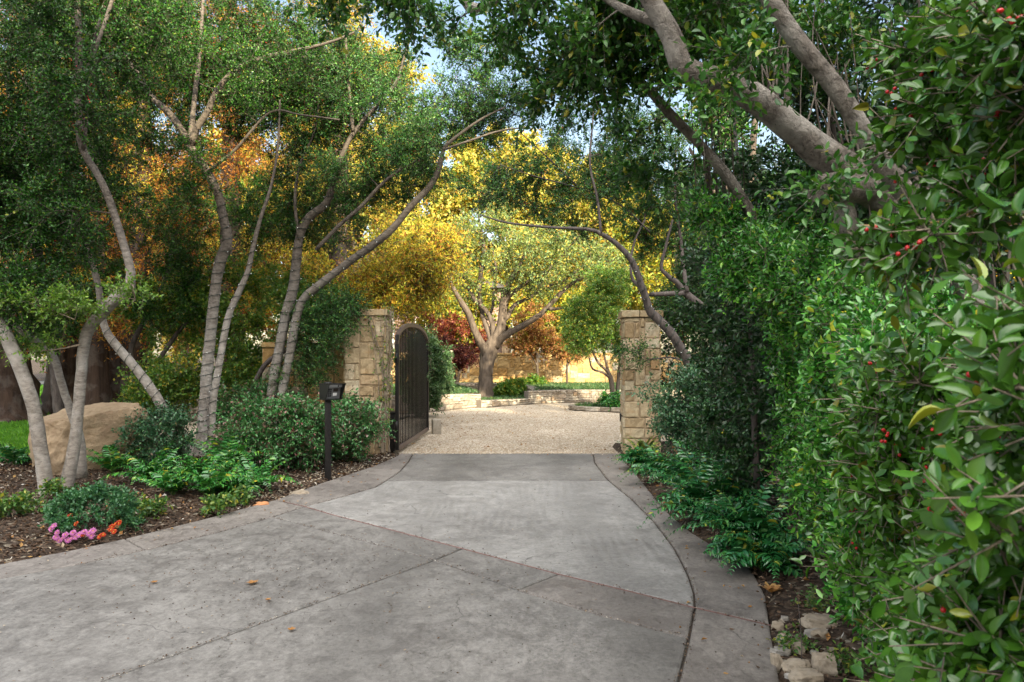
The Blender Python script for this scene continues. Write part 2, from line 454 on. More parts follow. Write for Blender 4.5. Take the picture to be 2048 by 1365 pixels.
M['leaf_shade'] = leaf_mat('shade_tree_leaf', [(0, (.03, .07, .02)), (1, (.06, .12, .03))], .5, .4, .1)
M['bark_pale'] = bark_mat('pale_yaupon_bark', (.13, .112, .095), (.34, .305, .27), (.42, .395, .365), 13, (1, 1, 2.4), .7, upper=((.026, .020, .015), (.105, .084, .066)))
M['bark_mid'] = bark_mat('brown_yaupon_bark', (.028, .021, .016), (.095, .076, .060), (.15, .13, .11), 16)
M['bark_dark'] = bark_mat('dark_branch_bark', (.040, .032, .030), (.125, .105, .095), None, 18)
M['bark_grey'] = bark_mat('grey_trunk_bark', (.055, .045, .036), (.215, .185, .155), (.31, .285, .25), 30, (1, 1, .8), 1.8, .8)
M['bark_oak'] = bark_mat('oak_bark', (.042, .032, .026), (.145, .115, .092), None, 9, (1, 1, .22), 1.0)
M['bark_cypress'] = bark_mat('cypress_bark', (.016, .010, .008), (.075, .047, .034), (.15, .13, .12), 8, (1, 1, .08), 1.0, .35)
M['bark_twig'] = bark_mat('thin_twig_bark', (.11, .085, .065), (.32, .26, .19), None, 30)
M['berry'] = plain('red_berry', (.46, .012, .014), .22, 0, .6, .25, 90)
M['black_metal'] = plain('black_painted_metal', (.010, .009, .009), .42, .0, .3, .3, 40, .05)
M['worn_metal'] = plain('worn_bronze_metal', (.14, .10, .085), .45, .3, .5, .3, 25, .1)
M['gray_panel'] = plain('grey_panel', (.16, .165, .17), .45, .2)
M['light_panel'] = plain('pale_steel', (.42, .44, .46), .4, .4)
M['white_label'] = plain('white_paper', (.8, .8, .8), .6, var=.03)
M['cord'] = plain('dark_green_cord', (.012, .022, .016), .5)
M['bulb'] = plain('frosted_bulb', (.75, .77, .75), .2, var=.05)
M['terracotta'] = plain('orange_stone', (.42, .19, .08), .75, var=.3, scale=18, bump=.4)
M['dry_leaf'] = leaf_mat('dry_leaf', [(0, (.16, .07, .025)), (.6, (.30, .15, .05)), (1, (.42, .26, .10))], .7, .3, .2, 1.1)
M['dry_frond'] = leaf_mat('dry_conifer_frond', [(0, (.36, .22, .08)), (1, (.52, .34, .14))], .7, .3, .25, 1.1)
M['pink'] = leaf_mat('pink_petal', [(0, (.40, .10, .33)), (1, (.60, .24, .50))], .5, .3, .25, 1.1)
M['redp'] = leaf_mat('red_petal', [(0, (.30, .016, .008)), (.6, (.42, .04, .01)), (1, (.55, .12, .02))], .5, .3, .25, 1.1)
M['flower_eye'] = plain('flower_eye', (.55, .38, .04), .7)
M['variegated'] = None

def stone_mat(name, stops, rough=.85, bump=.6, grain=26, stain=None):
    n = NT(name); vec = n.coord()
    isl = n.island(); base = n.ramp(isl, stops)
    f = n.noise(vec, grain, 8, .68); g = n.noise(vec, 5, 4, .6, .5)
    c = n.mix(n.ramp(f, [(.36, (0, 0, 0)), (.62, (.55, .55, .55))]), n.mix(1, base, (.62, .58, .52), 'MULTIPLY'), base)
    if stain: c = n.mix(n.ramp(g, [(.52, (0, 0, 0)), (.72, (.6, .6, .6))]), c, stain)
    return n.finish(c, rough, n.bump(f, bump, .015), .25)
M['stone_gold'] = stone_mat('golden_sandstone', [(0, (.34, .25, .145)), (.3, (.46, .365, .235)), (.6, (.53, .45, .31)), (.85, (.58, .52, .40)), (1, (.40, .26, .13))], stain=(.33, .20, .09))
M['stone_amber'] = stone_mat('amber_sandstone', [(0, (.42, .26, .10)), (.4, (.50, .34, .15)), (.8, (.56, .42, .22)), (1, (.42, .40, .34))], stain=(.42, .22, .06))
M['stone_white'] = stone_mat('white_limestone', [(0, (.30, .26, .215)), (.4, (.40, .365, .315)), (.8, (.47, .44, .39)), (1, (.36, .27, .19))])
M['mortar'] = plain('mortar', (.34, .26, .17), .9, var=.25, scale=40, bump=.3)
M['mortar_pale'] = plain('pale_mortar', (.15, .13, .11), .9, var=.25, scale=40, bump=.3)
M['boulder'] = stone_mat('sandstone_boulder', [(0, (.43, .33, .225)), (1, (.43, .33, .225))], grain=11, bump=2.6, stain=(.27, .18, .12))
M['rock'] = stone_mat('river_rock', [(0, (.22, .13, .08)), (.25, (.38, .33, .27)), (.45, (.24, .235, .25)), (.65, (.44, .42, .39)), (.82, (.24, .19, .22)), (1, (.30, .17, .10))], grain=14)
M['brick_pink'] = None

def concrete(name, lo, hi, stainc, stain_amt, speck=.5, wave=0.0, streak=(1, 1, 1)):
    'worn concrete: blotches, fine grain, pits'
    n = NT(name); vec = n.coord(); sv = n.coord(streak)
    a = n.noise(vec, .8, 5, .6, .3); b = n.noise(sv, 6.5, 8, .72, .6); c3 = n.noise(vec, 38, 6, .75); d = n.noise(vec, 2.3, 6, .7, 1.2)
    e = n.noise(sv, 17, 7, .75, .8)
    fg = n.noise(vec, 170, 3, .8)
    h = n.math('ADD', n.math('MULTIPLY', a, .22), n.math('ADD', n.math('MULTIPLY', b, .24), n.math('ADD', n.math('MULTIPLY', e, .20), n.math('ADD', n.math('MULTIPLY', c3, .22), n.math('MULTIPLY', fg, .17)))))
    col = n.ramp(h, [(.44, lo), (.585, hi)])
    col = n.mix(n.math('MULTIPLY', n.ramp(d, [(.47, (0, 0, 0)), (.70, (1, 1, 1))]), stain_amt), col, stainc)
    sx = n.n('ShaderNodeSeparateXYZ'); n.l(vec, sx.inputs[0])
    off = n.math('ABSOLUTE', n.math('SUBTRACT', n.math('ABSOLUTE', n.math('ADD', n.math('ADD', sx.outputs['X'], .05), n.math('MULTIPLY', n.math('SUBTRACT', a, .5), .5))), .78))
    tyre = n.math('MULTIPLY', n.ramp(off, [(.10, (1, 1, 1)), (.30, (0, 0, 0))]), n.ramp(b, [(.35, (.1, .1, .1)), (.65, (.42, .42, .42))]))
    col = n.mix(tyre, col, [q * .62 for q in lo] if not wave else [q * .75 for q in lo])
    ck = n.n('ShaderNodeTexVoronoi', feature='DISTANCE_TO_EDGE'); ck.inputs['Scale'].default_value = .55
    wv = n.n('ShaderNodeVectorMath', operation='MULTIPLY_ADD'); nn_ = n.n('ShaderNodeTexNoise'); n.l(vec, nn_.inputs['Vector']); nn_.inputs['Scale'].default_value = 3.5; nn_.inputs['Detail'].default_value = 5
    n.l(nn_.outputs['Color'], wv.inputs[0]); wv.inputs[1].default_value = (.5, .5, 0); n.l(vec, wv.inputs[2]); n.l(wv.outputs[0], ck.inputs['Vector'])
    crack = n.math('MULTIPLY', n.ramp(ck.outputs['Distance'], [(.0012, (1, 1, 1)), (.003, (0, 0, 0))]), n.ramp(a, [(.5, (0, 0, 0)), (.56, (.7, .7, .7))]))
    col = n.mix(crack, col, (.03, .026, .024))
    v = n.n('ShaderNodeTexVoronoi', feature='F1'); n.l(vec, v.inputs['Vector']); v.inputs['Scale'].default_value = 24; v.inputs['Randomness'].default_value = 1
    cl = n.noise(vec, 1.4, 4, .6)
    pit = n.ramp(v.outputs['Distance'], [(.07, (1, 1, 1)), (.14, (0, 0, 0))])
    sel = n.n('ShaderNodeSeparateColor'); n.l(v.outputs['Color'], sel.inputs[0])
    pit = n.math('MULTIPLY', pit, n.math('MULTIPLY', n.math('GREATER_THAN', n.math('ADD', sel.outputs[0], n.math('MULTIPLY', cl, .8)), 1.12), speck))
    col = n.mix(pit, col, (.045, .035, .032))
    hh = n.math('ADD', n.math('MULTIPLY', c3, .5), n.math('ADD', n.math('MULTIPLY', b, .9), n.math('MULTIPLY', pit, -1.2)))
    if wave:
        w = n.n('ShaderNodeTexWave', wave_type='BANDS', bands_direction='X', wave_profile='SIN'); n.l(n.coord((1, .35, 1)), w.inputs['Vector'])
        for k, x in (('Scale', 3.6), ('Distortion', 9.0), ('Detail', 2.0), ('Detail Scale', .55), ('Detail Roughness', .5)): w.inputs[k].default_value = x
        wm = n.ramp(n.noise(vec, .9, 2), [(.45, (0, 0, 0)), (.6, (1, 1, 1))])
        ww = n.math('MULTIPLY', w.outputs['Fac'], n.math('MULTIPLY', wm, wave))
        hh = n.math('ADD', hh, ww)
        col = n.mix(n.math('MULTIPLY', ww, .10), col, (.45, .44, .43))
    r = n.ramp(b, [(.35, (.5, .5, .5)), (.7, (.8, .8, .8))])
    return n.finish(col, r, n.bump(hh, .35, .012), .4)
M['concrete'] = concrete('broom_concrete', (.074, .068, .063), (.222, .210, .196), (.064, .056, .052), .6, .95, 0, (1.7, 1, 1))
M['concrete_wave'] = concrete('swirl_concrete', (.118, .111, .105), (.305, .293, .278), (.105, .096, .09), .55, .35, .7)
M['concrete_border'] = concrete('stamped_border_concrete', (.080, .070, .064), (.235, .212, .193), (.075, .061, .054), .6, .6, 0, (2, 1, 1))
M['joint'] = plain('dark_joint', (.045, .035, .028), .9, var=.4, scale=60)
M['expansion'] = plain('red_expansion_strip', (.16, .085, .075), .8, var=.25, scale=50)

def ground_mat(name, stops, scale, bump=.8, dist=.03):
    n = NT(name); vec = n.coord()
    v = n.n('ShaderNodeTexVoronoi'); n.l(vec, v.inputs['Vector']); v.inputs['Scale'].default_value = scale
    sel = n.n('ShaderNodeSeparateColor'); n.l(v.outputs['Color'], sel.inputs[0])
    c = n.ramp(sel.outputs[0], stops); g = n.noise(vec, 1.1, 5, .65); f = n.noise(vec, scale * .5, 4)
    c = n.mix(n.ramp(g, [(.35, (0, 0, 0)), (.7, (.5, .5, .5))]), c, n.mix(1, c, (.62, .58, .55), 'MULTIPLY'))
    h = n.math('SUBTRACT', f, n.math('MULTIPLY', v.outputs['Distance'], .8))
    return n.finish(c, .9, n.bump(h, bump, dist), .2)
M['soil'] = ground_mat('mulch_soil', [(0, (.022, .015, .011)), (.5, (.050, .034, .024)), (.9, (.09, .064, .046)), (1, (.26, .23, .18))], 26)
M['gravel'] = ground_mat('tan_gravel', [(0, (.26, .195, .135)), (.4, (.49, .40, .305)), (.75, (.60, .52, .42)), (1, (.68, .63, .55))], 34, 1.0, .03)
M['asphalt'] = plain('street_asphalt', (.06, .06, .062), .85, var=.2, scale=60)
M['turf'] = ground_mat('turf_soil', [(0, (.03, .07, .012)), (1, (.06, .12, .02))], 30)
M['chip'] = leaf_mat('bark_chip', [(0, (.035, .020, .013)), (.5, (.085, .052, .034)), (.88, (.16, .105, .07)), (.94, (.34, .28, .2)), (1, (.45, .42, .38))], .85, .2, .02)
M['pebble'] = stone_mat('pale_pebble', [(0, (.30, .22, .15)), (.5, (.50, .42, .32)), (1, (.66, .62, .55))], grain=30, bump=.2)
M['blade'] = leaf_mat('grass_blade', [(0, (.05, .16, .012)), (.6, (.09, .26, .018)), (1, (.15, .32, .025))], .5, .4, .35)
M['mondo'] = leaf_mat('mondo_blade', [(0, (.030, .085, .030)), (.6, (.055, .125, .045)), (1, (.13, .17, .06))], .45, .4, .3)

def brick_mat():
    n = NT('pink_brick'); g = n.n('ShaderNodeTexCoord'); mp = n.n('ShaderNodeMapping'); mp.inputs['Rotation'].default_value = (math.radians(90), 0, 0)
    n.l(g.outputs['Object'], mp.inputs['Vector'])
    b = n.n('ShaderNodeTexBrick'); n.l(mp.outputs['Vector'], b.inputs['Vector'])
    for k, x in (('Scale', 1.0), ('Brick Width', .22), ('Row Height', .075), ('Mortar Size', .008)): b.inputs[k].default_value = x
    b.inputs['Color1'].default_value = (.20, .11, .09, 1); b.inputs['Color2'].default_value = (.26, .165, .135, 1); b.inputs['Mortar'].default_value = (.3, .27, .24, 1)
    return n.finish(b.outputs['Color'], .85, None, .2)
M['brick_pink'] = brick_mat()
M['white_paint'] = plain('white_paint', (.78, .77, .74), .5, var=.04)
M['glass'] = plain('dark_window_glass', (.03, .035, .04), .08, var=.1)
M['shingle'] = plain('grey_shingle', (.06, .052, .05), .85, var=.3, scale=12, bump=.4)

def aspid():
    n = NT('striped_strap_leaf'); w = n.n('ShaderNodeTexWave', wave_type='BANDS', bands_direction='X'); n.l(n.n('ShaderNodeTexCoord').outputs['UV'], w.inputs['Vector'])
    c = n.ramp(n.noise(n.coord((30, 30, 2)), 1.2, 3), [(.46, (.025, .085, .035)), (.54, (.30, .34, .06))])
    t = n.mix(1.0, c, (1.5, 1.5, .8), 'MULTIPLY')
    return n.finish(c, .3, spec=.55, trans=.25, trans_color=t)
M['variegated'] = aspid()
# ------------------------------------------------------------------ world, sun, camera
SUN_EL, SUN_AZ = math.radians(21), math.radians(24)      # low sun behind the camera, a little to its right
sdir = np.array([math.sin(SUN_AZ) * math.cos(SUN_EL), -math.cos(SUN_AZ) * math.cos(SUN_EL), math.sin(SUN_EL)])   # towards the sun
W = bpy.data.worlds.new('World'); SC.world = W; W.use_nodes = True
wt = W.node_tree; wt.nodes.clear()
sky = wt.nodes.new('ShaderNodeTexSky'); sky.sky_type = 'NISHITA'; sky.sun_disc = False
sky.sun_elevation = SUN_EL; sky.sun_rotation = math.radians(180) - SUN_AZ
sky.air_density = 1.0; sky.dust_density = 1.5; sky.ozone_density = 1.0
bg = wt.nodes.new('ShaderNodeBackground'); bg.inputs['Strength'].default_value = 0.10
wo = wt.nodes.new('ShaderNodeOutputWorld')
tint = wt.nodes.new('ShaderNodeMix'); tint.data_type = 'RGBA'; tint.blend_type = 'MULTIPLY'; tint.inputs[0].default_value = 1
tint.inputs[7].default_value = (1.12, 1.0, .90, 1)
wt.links.new(sky.outputs[0], tint.inputs[6])
# bright cloud bank added out of view as fill light; sky ahead stays clear
tc = wt.nodes.new('ShaderNodeTexCoord'); dp = wt.nodes.new('ShaderNodeVectorMath'); dp.operation = 'DOT_PRODUCT'; dp.inputs[1].default_value = (.05, -.62, .78)
nz = wt.nodes.new('ShaderNodeTexNoise'); nz.inputs['Scale'].default_value = 3.2; nz.inputs['Detail'].default_value = 6; nz.inputs['Roughness'].default_value = .6
ad = wt.nodes.new('ShaderNodeMath'); ad.operation = 'MULTIPLY_ADD'; ad.inputs[1].default_value = .7
mr = wt.nodes.new('ShaderNodeMapRange'); mr.inputs['From Min'].default_value = .92; mr.inputs['From Max'].default_value = 1.22; mr.interpolation_type = 'SMOOTHSTEP'
cl = wt.nodes.new('ShaderNodeMix'); cl.data_type = 'RGBA'; cl.inputs[7].default_value = (FILL_CLOUD * 1.03, FILL_CLOUD, FILL_CLOUD * .95, 1)
wt.links.new(tc.outputs['Generated'], dp.inputs[0]); wt.links.new(tc.outputs['Generated'], nz.inputs['Vector'])
wt.links.new(nz.outputs['Fac'], ad.inputs[0]); wt.links.new(dp.outputs['Value'], ad.inputs[2]); wt.links.new(ad.outputs[0], mr.inputs['Value'])
wt.links.new(mr.outputs[0], cl.inputs[0]); wt.links.new(tint.outputs[2], cl.inputs[6]); wt.links.new(cl.outputs[2], bg.inputs[0]); wt.links.new(bg.outputs[0], wo.inputs[0])
sl = bpy.data.lights.new('sun', 'SUN'); sl.energy = 5.0; sl.angle = math.radians(.6); sl.color = (1, .86, .60)
so = bpy.data.objects.new('sun', sl); COL.objects.link(so); so.rotation_euler = Vector(tuple(sdir)).to_track_quat('Z', 'Y').to_euler(); so.location = (10, -20, 30)

cam = bpy.data.cameras.new('camera'); co = bpy.data.objects.new('camera', cam); COL.objects.link(co); SC.camera = co
co.location = (0, 0, CAMH); co.rotation_euler = (math.radians(90), 0, 0)
cam.sensor_width = 36; cam.lens = 36 * FPX / 2048; cam.shift_y = (HY - 682.5) / 2048
cam.clip_start = .05; cam.clip_end = 2000
cam.dof.use_dof = True; cam.dof.focus_distance = 9.0; cam.dof.aperture_fstop = 9.0
SC.view_settings.view_transform = 'Standard'; SC.view_settings.look = 'None'; SC.view_settings.gamma = 1
SC.view_settings.exposure = EXPOSURE
SC.cycles.max_bounces = 8; SC.cycles.diffuse_bounces = 2; SC.cycles.glossy_bounces = 3; SC.cycles.transmission_bounces = 5
SC.cycles.use_denoising = True
SC.cycles.sample_clamp_indirect = 6

# ------------------------------------------------------------------ ground plan (photo pixels projected onto the ground, metres after that)
px = lambda L: [G(x, y) for x, y in L]
L_OUT = px([(-700, 1240), (-300, 1180), (0, 1128), (140, 1101), (250, 1077), (400, 1040), (550, 1000), (640, 967), (700, 948), (750, 931), (790, 914), (802, 907)])
L_IN = px([(-700, 1290), (-300, 1222), (0, 1157), (150, 1130), (292, 1100), (430, 1066), (545, 1034), (610, 1013), (680, 995), (750, 975), (772, 962), (800, 943), (818, 922), (826, 907)])
R_IN = px([(1186, 907), (1190, 926), (1208, 950), (1218, 962), (1265, 1000), (1310, 1045), (1350, 1098), (1376, 1148), (1388, 1185), (1390, 1215), (1376, 1285), (1356, 1365)]) + [(.62, 2.5), (.50, 1.5), (.42, 0), (.40, -7)]
R_OUT = px([(1240, 907), (1254, 928), (1270, 945), (1330, 1020), (1380, 1062), (1440, 1100), (1505, 1140), (1532, 1190), (1541, 1250), (1548, 1290), (1562, 1365)]) + [(1.06, 2.6), (.95, 1.5), (.85, 0), (.8, -7)]
RED = px([(568, 1003), (610, 1013), (660, 1028), (780, 1059), (925, 1097), (1117, 1148), (1250, 1180), (1390, 1215), (1541, 1250)])
PAR = px([(545, 1034), (700, 1075), (870, 1120), (1035, 1180), (1200, 1230), (1372, 1278)])
PAR[-1] = (np.array(R_IN[9]) * .12 + np.array(R_IN[10]) * .88).tolist()
DIAG_A, DIAG_B = G(925, 1097), G(195, 1365)
d_ = np.array(DIAG_B) - np.array(DIAG_A); DIAG_C = tuple(np.array(DIAG_B) + d_ / np.linalg.norm(d_) * 9)
LFAR, RFAR = (-18, 2.2), (.4, -7)
iR = 7; iP = 9    # index of the red joint in R_IN... (R_IN[9] is the crossing)
SLABS = [
    ('concrete', [L_IN[13], R_IN[0], R_IN[1], R_IN[2], R_IN[3], L_IN[10], L_IN[11], L_IN[12]]),
    ('concrete_wave', [L_IN[10]] + R_IN[3:10] + [RED[6], RED[5], RED[4], RED[3], RED[2], L_IN[7], L_IN[8], L_IN[9]]),
    ('concrete_border', L_OUT[6:] + L_IN[13:6:-1]),
    ('concrete_border', R_IN[0:10] + [RED[8]] + R_OUT[0:9][::-1]),
    ('concrete', [L_IN[7], RED[2], RED[3], RED[4], PAR[2], PAR[1], L_IN[6]]),
    ('concrete', [RED[4], RED[5], PAR[3], PAR[2]]),
    ('concrete_border', [RED[5], RED[6], R_IN[9], PAR[5], PAR[4], PAR[3]]),
    ('concrete', [L_IN[6], PAR[1], PAR[2], DIAG_B, DIAG_C, L_IN[0]] + L_IN[1:6]),
    ('concrete', [PAR[2], PAR[3], PAR[4], PAR[5], R_IN[11]] + R_IN[12:] + [(-18, -7), DIAG_C, DIAG_B]),
    ('concrete_border', L_OUT[4:7] + [L_IN[7], L_IN[6], L_IN[5], L_IN[4]]),
    ('concrete_border', L_OUT[0:5] + L_IN[4::-1]),
    ('concrete_border', R_IN[9:] + R_OUT[8:][::-1]),
]
DRIVE = L_OUT + R_OUT + [(-18, -7), (-18, L_OUT[0][1])]
GATE_Y = 12.17

def inset(poly, d):
    "offset a polygon inwards by d metres"
    p = np.array(poly, float)
    keep = [0]
    for i in range(1, len(p)):
        if np.linalg.norm(p[i] - p[keep[-1]]) > .004: keep.append(i)
    p = p[keep]
    if np.linalg.norm(p[0] - p[-1]) < .004: p = p[:-1]
    A = .5 * np.sum(p[:, 0] * np.roll(p[:, 1], -1) - np.roll(p[:, 0], -1) * p[:, 1])
    if A < 0: p = p[::-1]
    e = unit(np.roll(p, -1, 0) - p); nrm = np.stack([-e[:, 1], e[:, 0]], 1)
    n0 = np.roll(nrm, 1, 0); m = unit(n0 + nrm); c = np.maximum(.35, (m * nrm).sum(1))
    return p + m * (d / c)[:, None]

drive = Acc()
b = inset(DRIVE, .015)
tris = mgeo.tessellate_polygon([[Vector((x, y, 0)) for x, y in b]])
drive.addp([(x, y, -.022) for x, y in b], [list(t) for t in tris])
drv = drive.build('driveway', M['joint'], None, False); tag(drv, kind='structure')
def fix_up(o):
    bm = bmesh.new(); bm.from_mesh(o.data)
    for f in bm.faces:
        if f.normal.z < -.5: f.normal_flip()
    bm.to_mesh(o.data); bm.free()
fix_up(drv)
for mname, poly in SLABS:
    a = Acc(); o0, o1, o2 = inset(poly, .006), inset(poly, .010), inset(poly, .022); n = len(o0)
    if not (len(o1) == len(o2) == n): continue
    v = [(x, y, -.10) for x, y in o0] + [(x, y, -.012) for x, y in o0] + [(x, y, -.004) for x, y in o1] + [(x, y, 0) for x, y in o2]
    f = []
    for r in range(3):
        for i in range(n): f.append([r * n + i, r * n + (i + 1) % n, (r + 1) * n + (i + 1) % n, (r + 1) * n + i])
    f += [[q + 3 * n for q in t] for t in mgeo.tessellate_polygon([[Vector((x, y, 0)) for x, y in o2]])]
    a.addp(v, f); s = a.build('slab', M[mname], drv, False); fix_up(s)
a = Acc()
for i in range(len(RED) - 1):
    p, q = np.array(RED[i]), np.array(RED[i + 1]); e = unit(q - p); nn = np.array([-e[1], e[0]]) * .011
    a.add([(*(p + nn), -.003), (*(p - nn), -.003), (*(q - nn), -.003), (*(q + nn), -.003)], [(0, 1, 2, 3)])
es = a.build('expansion_strip', M['expansion'], drv, False); fix_up(es)

def inside(poly, x, y):
    p = np.array(poly); r = np.zeros(x.shape, bool); j = len(p) - 1
    for i in range(len(p)):
        c = ((p[i, 1] > y) != (p[j, 1] > y)) & (x < (p[j, 0] - p[i, 0]) * (y - p[i, 1]) / (p[j, 1] - p[i, 1] + 1e-12) + p[i, 0]); r ^= c; j = i
    return r
def dist_poly(poly, x, y):
    p = np.array(poly); q = np.roll(p, -1, 0); best = np.full(x.shape, 1e9)
    for a_, b_ in zip(p, q):
        e = b_ - a_; t = np.clip(((x - a_[0]) * e[0] + (y - a_[1]) * e[1]) / max(1e-9, e @ e), 0, 1)
        best = np.minimum(best, np.hypot(x - a_[0] - t * e[0], y - a_[1] - t * e[1]))
    return best

LAWN = [(-40, 8.5), (-7.4, 10.0), (-7.0, 12.5), (-7.4, 15), (-9, 22), (-14, 40), (-40, 40)]
def bed_height(x, y):
    d = dist_poly(DRIVE, x, y); ins = inside(DRIVE, x, y)
    h = -.015 + .13 * (1 - np.exp(-d / .9))
    h = h + .018 * np.sin(x * 5.1 + y * 2.3) * np.sin(y * 4.3 - x) + .012 * np.sin(x * 11 + 3 * y)
    far = np.clip((np.hypot(x, y - 6) - 20) / 10, 0, 1)
    h = h * (1 - far) - .02 * far
    h = np.where(ins, -.09 + 0 * d, np.minimum(h, -.012 + d * .5))
    court = np.clip((y - 12.0) / .5, 0, 1) * np.clip((9.5 - np.abs(x - 1)) / .6, 0, 1) * ((x > -1.95) | (y > 13.4)) * ((x < 1.75) | (y > 13.2))
    h = np.where(~ins, h * (1 - court) - .06 * court, h)
    return h
def sheet(name, xs, ys, hf, mat, **k):
    X, Y = np.meshgrid(xs, ys); Z = hf(X, Y); a = Acc(); nx = len(xs)
    i = np.arange(len(ys) - 1)[:, None] * nx + np.arange(nx - 1)[None, :]
    a.add(np.stack([X, Y, Z], -1).reshape(-1, 3), np.stack([i, i + 1, i + nx + 1, i + nx], -1).reshape(-1, 4))
    return tag(a.build(name, mat), **k)
xs = np.concatenate([np.array([-600, -250, -110, -50, -28, -18, -13]), np.arange(-10, 6.01, .085), np.array([7, 8.5, 11, 16, 30, 60, 120, 260, 600])])
ys = np.concatenate([np.array([-600, -250, -110, -50, -24, -10, -5, -2, 0]), np.arange(1.2, 15, .085), np.array([15.5, 16.5, 18, 21, 25, 30, 36, 44, 60, 90, 160, 300, 600])])
sheet('ground', xs, ys, bed_height, M['soil'], kind='structure')
bedz = lambda x, y: float(bed_height(np.array([x]), np.array([y]))[0])

# gravel court behind the gate
a = Acc(); xs = np.arange(-9, 12.1, .25); ys = np.arange(12.22, 31, .25)
X, Y = np.meshgrid(xs, ys); Z = -.018 + .012 * np.sin(X * 2.1) * np.sin(Y * 1.7) + rng.normal(0, .004, X.shape); Z[0] = -.03
i = np.arange(len(ys) - 1)[:, None] * len(xs) + np.arange(len(xs) - 1)[None]
a.add(np.stack([X, Y, Z], -1).reshape(-1, 3), np.stack([i, i + 1, i + len(xs) + 1, i + len(xs)], -1).reshape(-1, 4))
tag(a.build('gravel_court', M['gravel']), kind='structure')

def stones(n, xf, size, mat, name, flat=.6, keep=None, z=0.0, zf=None):
    "many small loose stones as one uncountable cover"
    pts = xf(n)
    if keep is not None: pts = pts[keep(pts[:, 0], pts[:, 1])]
    m = len(pts); tv = np.array([[1, 0, 0], [.3, .9, .1], [-.8, .55, -.1], [-.75, -.6, .1], [.35, -.95, 0], [.1, 0, .75], [0, .1, -.7]])
    tf = [(0, 1, 5), (1, 2, 5), (2, 3, 5), (3, 4, 5), (4, 0, 5)]
    th = rng.uniform(0, 6.28, m); c, s = np.cos(th), np.sin(th); sz = rng.uniform(*size, m)
    v = tv[None] * (1 + rng.normal(0, .18, (m, 7, 1))) * np.array([1, .8, flat])
    v = np.stack([v[..., 0] * c[:, None] - v[..., 1] * s[:, None], v[..., 0] * s[:, None] + v[..., 1] * c[:, None], v[..., 2]], -1) * sz[:, None, None]
    zz = zf(pts[:, 0], pts[:, 1]) if zf else np.full(m, z)
    v[..., 0] += pts[:, 0, None]; v[..., 1] += pts[:, 1, None]; v[..., 2] += zz[:, None]
    a = Acc(); a.add(v.reshape(-1, 3), (np.array(tf)[None] + (np.arange(m) * 7)[:, None, None]).reshape(-1, 3))
    return tag(a.build(name, mat, None, False), kind='stuff')
def near_court(n):
    y = 12.25 + 9 * rng.uniform(0, 1, n) ** 1.7; return np.stack([rng.uniform(-2.6, 3.4, n), y], 1)
stones(26000, near_court, (.008, .021), M['pebble'], 'loose_gravel', z=-.012, keep=lambda x, y: ~((x > 1.7) & (y < 13.2)))

# mulch chips and bits over the planting beds
def chips(n, sampler, keep, mat, name, size, zf, lift=.012, kind='kite', width=.45, tilt=.35):
    p = sampler(n); p = p[keep(p[:, 0], p[:, 1])]; m = len(p)
    lv = Leaves(); th = rng.uniform(0, 6.28, m)
    d = np.stack([np.cos(th), np.sin(th), rng.normal(0, tilt, m)], 1)
    nn = np.stack([rng.normal(0, tilt, m), rng.normal(0, tilt, m), np.ones(m)], 1)
    pos = np.stack([p[:, 0], p[:, 1], zf(p[:, 0], p[:, 1]) + lift * rng.uniform(.2, 1.6, m)], 1)
    lv.add(pos, d, nn, rng.uniform(*size, m)); a = Acc(); lv.fill(a, kind, width)
    return tag(a.build(name, mat, None, False), kind='stuff')
def rect(x0, x1, y0, y1): return lambda n: np.stack([rng.uniform(x0, x1, n), rng.uniform(y0, y1, n)], 1)
notdrive = lambda x, y: ~inside(DRIVE, x, y)
inbed_l = lambda x, y: notdrive(x, y) & ~inside(LAWN, x, y) & ((y < 12.0) | (x < -2.2))
chips(42000, rect(-8, -1.2, 5.4, 13), inbed_l, M['chip'], 'mulch', (.018, .06), bed_height)
chips(16000, rect(.8, 4.0, 2.4, 12), lambda x, y: notdrive(x, y), M['chip'], 'mulch_chips', (.015, .055), bed_height)
stones(2600, rect(-3.6, -1.4, 8.2, 12), (.008, .022), M['pebble'], 'bed_gravel', keep=inbed_l, zf=lambda x, y: bed_height(x, y) + .006)
# litter on the concrete: seeds, crumbs and leaf bits
def drive_pts(n):
    y = 3.2 + 9 * rng.uniform(0, 1, n) ** 1.3; return np.stack([rng.uniform(-7, 2, n), y], 1)
chips(1500, lambda n: np.concatenate([drive_pts(n // 2), np.stack([rng.normal(-1.5, 1.1, n // 2), rng.normal(5.3, .7, n // 2)], 1)]), lambda x, y: inside(DRIVE, x, y), M['chip'], 'seed_litter', (.007, .018), lambda x, y: 0 * x, .006, width=.7, tilt=.2)
edge = lambda x, y: inside(DRIVE, x, y) & (dist_poly(DRIVE, x, y) < np.abs(rng.normal(0, .10, x.shape)))
chips(9000, rect(-7, 2.2, 3, 12.1), edge, M['chip'], 'edge_litter', (.01, .035), lambda x, y: 0 * x, .005, tilt=.15)

